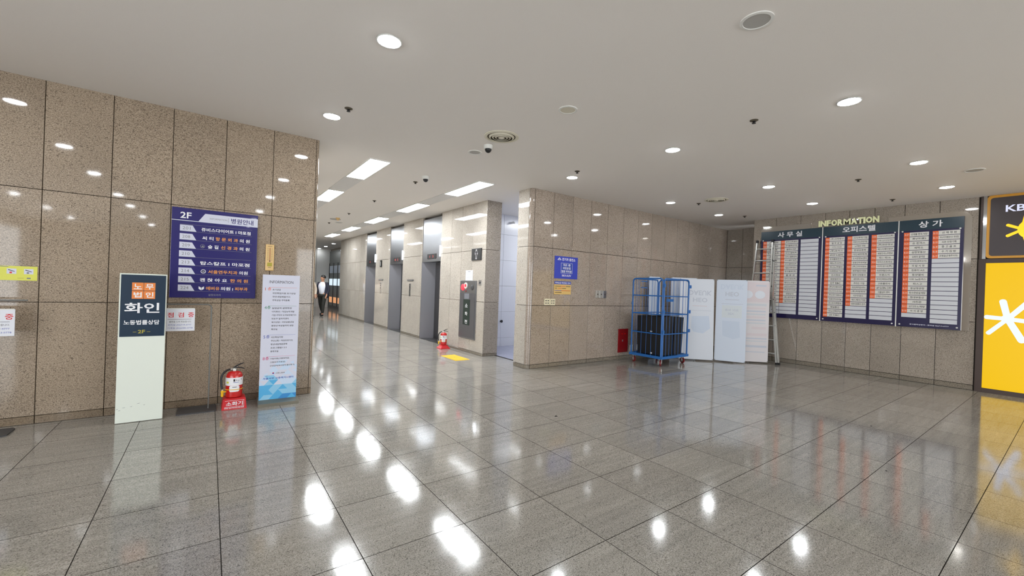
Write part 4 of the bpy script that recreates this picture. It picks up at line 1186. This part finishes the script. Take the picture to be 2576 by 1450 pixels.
def rrect(x0, x1, z0, z1, r):
    return arc_pts(x0 + r, z0 + r, r, PI, 1.5 * PI, 5) + arc_pts(x1 - r, z0 + r, r, 1.5 * PI, 2 * PI, 5) + arc_pts(x1 - r, z1 - r, r, 0, PI / 2, 5) + arc_pts(x0 + r, z1 - r, r, PI / 2, PI, 5)
MB().prism(rrect(0, 3.3, 2.295, 3.368, 0.05), -0.03, 0.02, M['gold_rim']).build('rim', t)
MB().prism(rrect(0.036, 3.26, 2.335, 3.325, 0.04), -0.034, -0.03, M['brown_sign']).build('face', t)
L = Letters()
L.put('KB', 0.205, 3.07, 0.112, 'sign_lit_white', w=0.215, y=-0.0345, bold=0.03)
scx, scz = 0.40, 2.76
arms(L, scx, scz, [(0.235, 2.845, 0.045), (0.235, 2.665, 0.045), (0.44, 3.0, 0.07), (0.62, 2.80, 0.06), (0.46, 2.52, 0.07)], 'sign_lit_yellow', -0.0345)
L.poly([(scx + 0.04 + 0.10 * math.cos(a), scz - 0.0 + 0.14 * math.sin(a)) for a in [2 * PI * k / 20 for k in range(20)]], 'sign_lit_yellow', -0.038)
L.build(t)

# ------------------------------------------------------------------ ladder
t = thing('ladder', 'aluminium ladder leaning in front of the first directory board', 'ladder', (10.25, 4.35, 0))
def lx_(z): return 0.02 + 0.43 * z / 2.82
def bar(p, q, wx, wy, m, name, par):
    p, q = Vector(p), Vector(q); d = (q - p).normalized(); a = d.cross(Vector((0, 1, 0))).normalized(); b = Vector((0, 1, 0)) - d * d.y; b.normalize()
    vs = [p + a * sx_ * wx / 2 + b * sy_ * wy / 2 for sx_, sy_ in ((-1, -1), (1, -1), (1, 1), (-1, 1))] + [q + a * sx_ * wx / 2 + b * sy_ * wy / 2 for sx_, sy_ in ((-1, -1), (1, -1), (1, 1), (-1, 1))]
    return MB().add(vs, [(0, 1, 2, 3), (4, 5, 6, 7), (0, 1, 5, 4), (1, 2, 6, 5), (2, 3, 7, 6), (3, 0, 4, 7)], m).build(name, par)
yr0, yr1, yl1 = -0.34, 0.0, 0.35
rr = [(2.82, 0.015, 0.35), (1.45, -0.095, 0.36)]
# inner straight section
bar((lx_(1.15), -0.085, 1.15), (lx_(2.80), 0.005, 2.80), 0.05, 0.028, M['alu'], 'side_rail', t)
bar((lx_(1.15), 0.36, 1.15), (lx_(2.80), 0.345, 2.80), 0.05, 0.028, M['alu'], 'side_rail', t)
bar((lx_(1.3) - 0.06 + 0.1, -0.115, 1.3), (lx_(2.72) + 0.02, -0.03, 2.72), 0.04, 0.022, M['alu'], 'side_rail', t)
# outer flared section
bar((0.0, -0.34, 0.03), (lx_(1.62) - 0.03, -0.105, 1.62), 0.055, 0.03, M['alu'], 'flared_rail', t)
bar((0.03, -0.375, 0.03), (lx_(1.50) + 0.03, -0.135, 1.50), 0.045, 0.022, M['alu'], 'flared_rail', t)
bar((0.0, 0.60, 0.03), (lx_(1.62) - 0.03, 0.375, 1.62), 0.055, 0.03, M['alu'], 'flared_rail', t)
# rear prop legs
bar((0.50, -0.16, 0.03), (lx_(1.45) + 0.10, -0.08, 1.45), 0.04, 0.025, M['alu'], 'prop_leg', t)
bar((0.50, 0.50, 0.03), (lx_(1.45) + 0.10, 0.36, 1.45), 0.04, 0.025, M['alu'], 'prop_leg', t)
for z in (0.23, 0.53, 0.84, 1.14, 1.44, 1.75, 2.06, 2.36, 2.64):
    if z < 1.6:
        k = z / 1.62; ya, yb = -0.34 + 0.235 * k, 0.60 - 0.225 * k
        x = lx_(z) - 0.03 * k
    else:
        ya, yb, x = -0.085 + 0.09 * (z - 1.15) / 1.65, 0.355, lx_(z)
    MB().tube([(x, ya, z), (x, yb, z)], 0.017, 10, M['alu']).build('rung', t)
    for yy in (ya, yb):
        MB().lathe([(0.024, -0.016), (0.026, 0), (0.024, 0.016)], 10, M['black'], (x, yy, z), 'y').build('rung_joint', t)
for yy in (0.005, 0.345):
    box('top_cap', (lx_(2.80) - 0.03, lx_(2.80) + 0.03), (yy - 0.022, yy + 0.022), (2.79, 2.86), M['black'], t, bevel=0.008)
for (x, yy) in ((0.0, -0.345), (0.03, -0.378), (0.0, 0.605)):
    box('rubber_foot', (x - 0.033, x + 0.033), (yy - 0.02, yy + 0.02), (0, 0.05), M['black'], t, bevel=0.004)
for yy in (-0.163, 0.503): box('rubber_foot', (0.475, 0.525), (yy - 0.02, yy + 0.02), (0, 0.05), M['black'], t, bevel=0.004)
MB().tube([(lx_(2.35), 0.0, 2.35), (lx_(2.35), -0.10, 2.35)], 0.012, 8, M['steel_dark']).build('locking_knob', t)

# ------------------------------------------------------------------ banners leaning in the corner
def banner(pl, pr, z1, m, label, ghosts, lean=0.10, corner=True):
    """pl, pr: floor positions of left and right bottom corners; leans away from the viewer"""
    pl, pr = Vector((*pl, 0)), Vector((*pr, 0)); d = (pr - pl); W = d.length
    rz = math.atan2(d.y, d.x)
    t = thing('display_banner', label, 'banner', pl, rz, 'white display banners stored against the wall')
    tl = math.atan2(lean, z1)
    sh = box('banner_sheet', (0, W), (0, 0.004), (0.03, z1), M[m], t)
    sh.rotation_euler = (-tl, 0, 0)
    if ghosts:
        L = Letters()
        for gi, g_ in enumerate(ghosts):
            yy = -0.0004 - 0.0002 * gi
            if g_[0] == 't': L.put(g_[1], g_[2] * W, z1 * g_[3], g_[4], g_[5], align='c', w=g_[6] * W, y=yy, bold=0.03, flip=True)
            elif g_[0] == 'r': L.rect((g_[1] * W, g_[2] * W), (z1 * g_[3], z1 * g_[4]), g_[5], yy)
            elif g_[0] == 'p': L.poly([(a * W, b * z1) for a, b in g_[1]], g_[2], yy)
        L.build(sh, 'show_through_print')
    if corner:
        for (x, z) in ((0.012, z1 - 0.012), (W - 0.012, z1 - 0.012), (0.012, 0.045), (W - 0.012, 0.045)):
            MB().lathe([(0.008, -0.001), (0.008, -0.005), (0.001, -0.006)], 10, M['black'], (x, 0, z), 'y').build('eyelet', sh)
    st = MB()
    ym = lean / 2 + 0.05
    st.tube([(W * 0.5, 0.14, 0.02), (W * 0.5, ym, z1 * 0.5)], 0.008, 6, M['grey_base'])
    for sgn in (0.015, W - 0.015):
        st.tube([(W * 0.5, ym, z1 * 0.5), (sgn, 0.018, 0.03)], 0.006, 6, M['grey_base'])
        st.tube([(W * 0.5, ym, z1 * 0.5), (sgn, lean + 0.02, z1 - 0.01)], 0.006, 6, M['grey_base'])
    st.build('cross_frame', t)
    return t
gA = [('t', 'DAEUK', 0.60, 0.80, 0.11, 'ghost_grey', 0.66), ('t', 'HEO', 0.60, 0.715, 0.10, 'ghost_grey', 0.42), ('r', 0.38, 0.80, 0.665, 0.672, 'ghost_pink'), ('r', 0.30, 0.92, 0.61, 0.614, 'ghost_grey'),
      ('p', [(0.36, 0.54), (0.86, 0.55), (0.90, 0.40), (0.70, 0.335), (0.42, 0.35), (0.35, 0.40)], 'ghost_blue')]
banner((8.70, 5.43), (9.22, 4.90), 1.86, 'banner', 'left white banner printed through with mirrored pale lettering, right of the cage', gA)
gB = [('t', 'DAEUK', 0.52, 0.885, 0.11, 'ghost_blue', 0.76), ('t', 'HEO', 0.52, 0.80, 0.10, 'ghost_grey', 0.44), ('r', 0.30, 0.75, 0.755, 0.762, 'ghost_grey'), ('r', 0.18, 0.88, 0.705, 0.71, 'ghost_grey'),
      ('r', 0.2, 0.85, 0.54, 0.69, 'ghost_yellow'), ('t', '평화 시작', 0.52, 0.62, 0.055, 'ghost_grey', 0.44), ('t', 'SEV', 0.50, 0.575, 0.05, 'ghost_grey', 0.20),
      ('p', [(0.22, 0.50), (0.78, 0.50), (0.82, 0.31), (0.60, 0.285), (0.25, 0.32)], 'ghost_blue')]
banner((9.31, 4.925), (9.58, 4.375), 1.86, 'banner_blue', 'middle bluish white banner with pale mirrored lettering, nearest the camera', gB)
gC = [('r', 0.0, 1.0, 0.74, 0.98, 'ghost_pink'), ('r', 0.60, 0.90, 0.93, 0.95, 'ghost_grey'), ('r', 0.32, 0.92, 0.695, 0.72, 'ghost_green')]
gC += [('r', 0.30, 0.90, 0.655 - 0.036 * k, 0.672 - 0.036 * k, ['ghost_pink', 'ghost_grey', 'ghost_green'][k % 3]) for k in range(6)]
gC += [('r', 0.50, 0.92, 0.41, 0.44, 'ghost_pink'), ('r', 0.36, 0.95, 0.33, 0.36, 'ghost_pink'), ('r', 0.34, 0.95, 0.29, 0.305, 'ghost_grey'), ('r', 0.34, 0.95, 0.26, 0.272, 'ghost_green'), ('r', 0.34, 0.95, 0.19, 0.215, 'ghost_grey'), ('r', 0.34, 0.9, 0.13, 0.14, 'ghost_grey')]
cc = [(0.72 + 0.15 * math.cos(a), 0.83 + 0.048 * math.sin(a)) for a in [2 * PI * k / 18 for k in range(18)]]
gC.append(('p', cc, 'banner')); gC.append(('p', [(0.36 + (a - 0.72), b) for a, b in cc], 'banner'))
tC = banner((9.66, 4.66), (10.20, 4.17), 1.86, 'banner_pink', 'right pinkish banner standing partly behind the middle banner', gC, lean=0.02)
banner((8.20, 5.87), (8.60, 5.84), 1.88, 'banner_blue', 'plain white banner standing behind the blue roll cage', [], lean=0.06)
banner((8.80, 5.72), (9.30, 5.36), 1.885, 'banner', 'white banner behind the left lettered banner, mostly hidden', [], lean=0.05)

# ------------------------------------------------------------------ roll cage
CX, CY = CAGE
t = thing('roll_cage', 'blue wire roll cage trolley standing before the middle wall', 'roll cage', (CX, CY, 0), CROT)
CW, CD = CSIZE
Zp, Zt = 0.185, 1.80
pl = MB(); pl.box((-0.02, CW + 0.02), (-0.02, 0.02), (Zp - 0.03, Zp + 0.02), M['cage_blue']); pl.box((-0.02, CW + 0.02), (CD - 0.02, CD + 0.02), (Zp - 0.03, Zp + 0.02), M['cage_blue'])
pl.box((-0.02, 0.02), (0.02, CD - 0.02), (Zp - 0.03, Zp + 0.02), M['cage_blue']); pl.box((CW - 0.02, CW + 0.02), (0.02, CD - 0.02), (Zp - 0.03, Zp + 0.02), M['cage_blue'])
pl.box((0.02, CW - 0.02), (0.02, CD - 0.02), (Zp - 0.01, Zp), M['cage_blue'])
pl.build('base_platform', t)
def side(p, q, nw, name):
    p, q = Vector(p), Vector(q); d = (q - p); Ls = d.length; d.normalize()
    P = lambda s, z: (p.x + d.x * s, p.y + d.y * s, z)
    mb = MB(); r = 0.014; cr = 0.07
    pts = [P(0.02, Zp)] + [P(0.02, Zt - cr)] + [P(0.02 + cr * (1 - math.cos(a)), Zt - cr + cr * math.sin(a)) for a in (0.4, 0.8, 1.2, PI / 2)]
    pts += [P(Ls - 0.02 - cr * (1 - math.sin(a)), Zt - cr + cr * math.cos(a)) for a in (0, 0.4, 0.8, 1.2, PI / 2)] + [P(Ls - 0.02, Zp)]
    mb.tube(pts, r, 8, M['cage_blue']).build('side_frame', t)
    for z in (0.66, 1.06, 1.44):
        MB().tube([P(0.02, z), P(Ls - 0.02, z)], 0.011, 8, M['cage_blue']).build('cross_bar', t)
    for k in range(nw):
        s = 0.02 + (Ls - 0.04) * (k + 1) / (nw + 1)
        MB().tube([P(s, Zp), P(s, Zt)], 0.0035, 6, M['cage_blue']).build('wire', t)
side((0, 0, 0), (0, CD, 0), 5, 'left'); side((0, 0, 0), (CW, 0, 0), 7, 'front'); side((CW, 0, 0), (CW, CD, 0), 5, 'right'); side((0, CD, 0), (CW, CD, 0), 7, 'back')
for (x, y) in ((0.0, -0.012), (CW, -0.012)):
    for z in (0.71, 1.12, 1.66):
        box('hinge_block', (x - 0.02, x + 0.03), (y - 0.02, y + 0.01), (z - 0.035, z + 0.035), M['cage_blue'], t, bevel=0.004)
box('name_plate', (0.12, 0.38), (0.004, 0.014), (1.33, 1.385), M['cage_blue'], t)
for z in (1.60, 1.74): box('name_plate', (0.30, 0.52), (CD - 0.006, CD + 0.006), (z, z + 0.02), M['cage_blue'], t)
MB().lathe([(0.018, -0.03), (0.02, 0), (0.018, 0.03)], 10, M['cage_blue'], (0.0, CD - 0.01, 1.27)).build('latch', t)
for (x, y, a) in ((0.06, 0.06, 0.5), (CW - 0.06, 0.06, 1.3), (0.06, CD - 0.06, 1.2), (CW - 0.06, CD - 0.06, 0.2)):
    ca, sa = math.cos(a), math.sin(a)
    c = MB(); 
    for s in (-1, 1):
        n = Vector((-sa, ca)) * 0.022 * s
        c.tube([(x + n.x, y + n.y, Zp - 0.03), (x + n.x * 1.1 + ca * 0.012, y + n.y * 1.1 + sa * 0.012, 0.06)], 0.008, 6, M['alu'])
    c.box((x - 0.035, x + 0.035), (y - 0.035, y + 0.035), (Zp - 0.042, Zp - 0.028), M['alu'])
    cs = c.build('caster', t)
    w = MB().lathe([(0.01, -0.016), (0.05, -0.016), (0.062, -0.010), (0.062, 0.010), (0.05, 0.016), (0.01, 0.016)], 20, M['caster_red'], axis='x').build('wheel', cs)
    w.location = (x + ca * 0.015, y + sa * 0.015, 0.062); w.rotation_euler = (0, 0, a + PI / 2)
    w2_ = MB().lathe([(0.008, -0.019), (0.036, -0.019), (0.036, 0.019), (0.008, 0.019)], 16, M['alu'], axis='x').build('hub', cs)
    w2_.location = w.location; w2_.rotation_euler = w.rotation_euler
# corrugated bins
def bin_(x0, x1, y0, y1, z1, label):
    t = thing('black_box', label, 'box', (CX, CY, 0), CROT, 'black corrugated boxes in the roll cage')
    e = 0.02
    vs = [(x0 + e, y0 + e, 0), (x1 - e, y0 + e, 0), (x1 - e, y1 - e, 0), (x0 + e, y1 - e, 0), (x0, y0, z1), (x1, y0, z1), (x1, y1, z1), (x0, y1, z1),
          (x0 + .012, y0 + .012, z1), (x1 - .012, y0 + .012, z1), (x1 - .012, y1 - .012, z1), (x0 + .012, y1 - .012, z1),
          (x0 + .012 + e, y0 + .012 + e, 0.01), (x1 - .012 - e, y0 + .012 + e, 0.01), (x1 - .012 - e, y1 - .012 - e, 0.01), (x0 + .012 + e, y1 - .012 - e, 0.01)]
    vs = [(a, b, c + Zp + 0.022) for a, b, c in vs]
    fs = [(0, 1, 2, 3), (0, 1, 5, 4), (1, 2, 6, 5), (2, 3, 7, 6), (3, 0, 4, 7), (4, 5, 9, 8), (5, 6, 10, 9), (6, 7, 11, 10), (7, 4, 8, 11), (8, 9, 13, 12), (9, 10, 14, 13), (10, 11, 15, 14), (11, 8, 12, 15), (12, 13, 14, 15)]
    MB().add(vs, fs, M['bin_black']).build('shell', t)
    return t
t2 = bin_(0.10, CW * 0.52, 0.06, CD - 0.08, 0.80, 'left black box inside the roll cage with white tags')
box('label_tag', (0.085, 0.097), (0.30, 0.345), (0.68, 0.70), M['paper'], t2); box('label_tag', (0.10, 0.113), (0.30, 0.335), (0.22, 0.25), M['paper'], t2)
bin_(CW * 0.53, CW - 0.10, 0.05, CD - 0.08, 0.79, 'right black box inside the roll cage')

# ------------------------------------------------------------------ distant end of the corridor
t = thing('framed_picture', 'large framed picture at the far end of the corridor', 'picture', (4.0, 26.30, 0))
box('frame', (0, 0.92), (-0.06, 0), (0.55, 2.62), M['black'], t)
box('print', (0.06, 0.84), (-0.065, -0.06), (0.65, 2.5), M['poster_art'], t)
t = thing('storefront', 'distant glass shop front with lit signs beyond the elevators', 'shop front', (5.72, 26.2, 0), RR)
box('fascia', (0, 5.9), (-0.03, 0), (2.55, H - 0.12), M['glass_dark'], t)
for k in range(6):
    box('mullion', (k * 0.98, k * 0.98 + 0.06), (-0.04, 0.0), (0, 2.55), M['steel_dark'], t)
for k in range(5):
    gl = box('glass_pane', (k * 0.98 + 0.06, (k + 1) * 0.98), (-0.02, -0.01), (0.12, 2.55), M['glass_dark'], t)
    box('lit_sign', (k * 0.98 + 0.12, (k + 1) * 0.98 - 0.08), (-0.025, -0.02), (1.98, 2.40), M['ghost_blue'], gl)
    box('lit_shelf', (k * 0.98 + 0.10, (k + 1) * 0.98 - 0.10), (-0.025, -0.02), (1.28, 1.66), M['shop_lit'], gl)
    box('warm_light', (k * 0.98 + 0.2, (k + 1) * 0.98 - 0.12), (-0.025, -0.02), (0.30, 0.62), M['shop_warm'], gl)
box('plinth', (0, 5.9), (-0.05, 0), (0, 0.12), M['steel_dark'], t)
t = thing('door_return', 'dark steel post beside the last stone pier', 'post', (XE + 0.08, 20.02, 0))
box('post', (0, 0.12), (0, 0.12), (0, 2.6), M['steel_dark'], t)
MB().tube([(0.02, 0.03, 2.6), (0.05, 0.05, 3.0), (0.03, 0.03, H - 0.02)], 0.035, 8, M['steel_mirror']).build('hanging_strip', t)

# ------------------------------------------------------------------ people
def skin_mesh(joints, edges, m, name, parent, sub=2, root=0):
    me = bpy.data.meshes.new(name)
    me.from_pydata([j[0] for j in joints], edges, [])
    o = bpy.data.objects.new('tmp', me); COL.objects.link(o)
    md = o.modifiers.new('s', 'SKIN'); md.use_smooth_shade = True
    for k, j in enumerate(joints):
        r = j[1]; me.skin_vertices[0].data[k].radius = (r, r) if not isinstance(r, tuple) else r
        me.skin_vertices[0].data[k].use_root = (k == root)
    s = o.modifiers.new('u', 'SUBSURF'); s.levels = sub; s.render_levels = sub
    dg = bpy.context.evaluated_depsgraph_get()
    nm = bpy.data.meshes.new_from_object(o.evaluated_get(dg)); nm.name = name
    nm.materials.clear(); nm.materials.append(M[m])
    for p in nm.polygons: p.use_smooth = True
    bpy.data.objects.remove(o)
    return link(bpy.data.objects.new(name, nm), parent)

def person(loc, rz, label, coat_long, stride, face_turn):
    """faces local -y; about 1.72 m"""
    t = thing('person', label, 'person', loc, rz, None)
    s = stride
    J = [((0, 0, 0.95), 0.115), ((0, 0.01, 1.12), 0.105), ((0, 0.01, 1.32), 0.12), ((0, 0.01, 1.43), 0.075), ((0, 0.0, 1.50), 0.048), ((0, -0.01, 1.57), (0.078, 0.088)), ((0, -0.006, 1.65), (0.088, 0.104)), ((0, -0.004, 1.715), (0.078, 0.090)),
         ((0.10, 0, 0.90), 0.085), ((0.11, -s * 0.5, 0.49), 0.056), ((0.11, -s * 0.62, 0.10), 0.034), ((0.12, -s * 0.62 - 0.06, 0.055), 0.024),
         ((-0.10, 0, 0.90), 0.085), ((-0.11, s * 0.28, 0.50), 0.056), ((-0.11, s * 0.95, 0.16), 0.034), ((-0.12, s * 0.95 - 0.05, 0.10), 0.024),
         ((0.18, 0.01, 1.40), 0.052), ((0.25, 0.03, 1.14), 0.040), ((0.22, -0.05, 0.90), 0.030), ((0.21, -0.07, 0.83), 0.032),
         ((-0.18, 0.01, 1.40), 0.052), ((-0.25, 0.04, 1.14), 0.040), ((-0.23, -0.03, 0.90), 0.030), ((-0.22, -0.05, 0.83), 0.032)]
    E_ = [(0, 1), (1, 2), (2, 3), (3, 4), (4, 5), (5, 6), (6, 7), (0, 8), (8, 9), (9, 10), (10, 11), (0, 12), (12, 13), (13, 14), (14, 15), (2, 16), (16, 17), (17, 18), (18, 19), (2, 20), (20, 21), (21, 22), (22, 23)]
    for sgn, h in ((1, 19), (-1, 23)):
        b = J[h][0]
        for k in range(4):
            i0 = len(J)
            J.append(((b[0] + sgn * 0.0, b[1] - 0.024 + 0.016 * k, b[2] - 0.045), 0.0085)); E_.append((h, i0))
            J.append(((b[0] - sgn * 0.012, b[1] - 0.030 + 0.016 * k, b[2] - 0.085 + 0.006 * abs(k - 1.5)), 0.0075)); E_.append((i0, i0 + 1))
        i0 = len(J); J.append(((b[0] - sgn * 0.01, b[1] - 0.045, b[2] - 0.02), 0.009)); E_.append((h, i0))
        J.append(((b[0] - sgn * 0.012, b[1] - 0.058, b[2] - 0.048), 0.008)); E_.append((i0, i0 + 1))
    skin_mesh(J, E_, 'skin', 'body', t)
    hd = bpy.data.objects.new('head_details', None)
    # face features share the head
    a = face_turn; ca, sa = math.cos(a), math.sin(a)
    def fp(x, y, z): return (x * ca - y * sa, -0.01 + x * sa + y * ca, z)
    bpy.data.objects.remove(hd)
    MB().lathe([(0.004, -0.018), (0.013, -0.012), (0.010, 0.008), (0.003, 0.022)], 10, M['skin'], fp(0, -0.083, 1.615)).build('nose', t)
    for sx_ in (-1, 1):
        MB().lathe([(0.002, -0.006), (0.008, 0), (0.002, 0.006)], 8, M['black'], fp(sx_ * 0.030, -0.080, 1.635)).build('eye', t)
        MB().lathe([(0.004, -0.03), (0.014, 0), (0.004, 0.03)], 8, M['skin'], fp(sx_ * 0.084, 0.0, 1.62)).build('ear', t)
    MB().tube([fp(-0.020, -0.066, 1.575), fp(0, -0.073, 1.573), fp(0.020, -0.066, 1.575)], 0.004, 6, M['red_dark']).build('mouth', t)
    # hair cap
    vs, fs = [], []; n, mr = 20, 9
    for i in range(mr + 1):
        ph = PI * 0.62 * i / mr
        for k in range(n):
            th = 2 * PI * k / n
            lim = 0.46 + 0.20 * (0.5 + 0.5 * math.sin(th + face_turn * 0))
            pp = PI * lim * i / mr
            r = 0.094 + 0.003 * math.sin(5 * th + i)
            x, y, z = r * math.sin(pp) * math.cos(th), r * 1.12 * math.sin(pp) * math.sin(th), r * 1.05 * math.cos(pp)
            X = fp(x, y + 0.020, 1.668 + z); vs.append(X)
    for i in range(mr):
        for k in range(n):
            a0 = i * n + k; a1 = i * n + (k + 1) % n; fs.append((a0, a1, a1 + n, a0 + n))
    fs.append(tuple(range(n)))
    MB().add(vs, fs, M['hair'], True).build('hair', t)
    # trousers
    T = [((0, 0, 0.98), 0.14), ((0.10, 0, 0.88), 0.105), ((0.112, -s * 0.5, 0.49), 0.078), ((0.112, -s * 0.62, 0.12), 0.060), ((-0.10, 0, 0.88), 0.105), ((-0.112, s * 0.28, 0.50), 0.078), ((-0.112, s * 0.92, 0.19), 0.060)]
    skin_mesh(T, [(0, 1), (1, 2), (2, 3), (0, 4), (4, 5), (5, 6)], 'trousers', 'trousers', t)
    for (x, y, z) in ((0.12, -s * 0.62 - 0.06, 0.045), (-0.12, s * 0.95 - 0.04, 0.085)):
        skin_mesh([((x, y + 0.09, z + 0.01), 0.042), ((x, y, z + 0.005), 0.045), ((x, y - 0.12, z - 0.008), 0.034)], [(0, 1), (1, 2)], 'black', 'shoe', t, root=1)
    if coat_long:
        C = [((0, 0.01, 1.44), 0.09), ((0, 0.01, 1.30), 0.15), ((0, 0.0, 1.08), 0.145), ((0, 0.0, 0.80), 0.19), ((0, 0.0, 0.42), 0.215), ((0.19, 0.01, 1.38), 0.075), ((0.26, 0.03, 1.13), 0.062), ((0.225, -0.04, 0.92), 0.05), ((-0.19, 0.01, 1.38), 0.075), ((-0.26, 0.04, 1.13), 0.062), ((-0.235, -0.02, 0.92), 0.05)]
        skin_mesh(C, [(0, 1), (1, 2), (2, 3), (3, 4), (1, 5), (5, 6), (6, 7), (1, 8), (8, 9), (9, 10)], 'coat', 'long_coat', t, root=1)
    else:
        skin_mesh([((0, 0.0, 1.46), 0.06), ((0, -0.012, 1.32), 0.13), ((0, -0.02, 1.10), 0.135), ((0, -0.015, 0.90), 0.135), ((0.15, 0.0, 1.385), 0.085), ((-0.15, 0.0, 1.385), 0.085)], [(0, 1), (1, 2), (2, 3), (1, 4), (1, 5)], 'shirt', 'shirt', t, root=1)
        for sgn in (1, -1):
            C = [((sgn * 0.08, 0.05, 1.45), 0.07), ((sgn * 0.12, 0.05, 1.30), 0.115), ((sgn * 0.14, 0.05, 1.08), 0.12), ((sgn * 0.15, 0.05, 0.76), 0.125), ((sgn * 0.205, 0.015, 1.385), 0.085), ((sgn * 0.26, 0.035, 1.13), 0.060), ((sgn * 0.232, -0.03, 0.92), 0.045)]
            skin_mesh(C, [(0, 1), (1, 2), (2, 3), (1, 4), (4, 5), (5, 6)], 'jacket', 'jacket_half', t, root=1)
    return t
person((3.93, 19.2, 0), -0.75, 'person walking in navy jacket and white shirt, looking aside', False, 0.22, -0.9)
person((3.36, 18.9, 0), 0.1, 'person in long beige coat half hidden by the left wall end', True, 0.12, 0.5)

# small dark bits lying on the floor
for (x, y, r, lb) in ((3.34, 3.64, 1.0, 'small black scrap on the floor tiles in front of the middle wall'), (4.87, 1.0, 0.6, 'tiny dark crumb on the floor, the nearer one at the right'),
                   (6.43, 1.47, 0.6, 'tiny dark crumb on the floor, the farther one at the right')):
    tag(MB().add([(x, y, 0.001), (x + 0.03 * r, y - 0.012 * r, 0.003), (x + 0.024 * r, y + 0.014 * r, 0.01 * r), (x - 0.004 * r, y + 0.012 * r, 0.003), (x + 0.012 * r, y + 0.002, 0.012 * r)], [(0, 1, 4), (1, 2, 4), (2, 3, 4), (3, 0, 4), (0, 1, 2, 3)], M['black_matte']).build('litter', None), lb, 'litter')

finish_text()
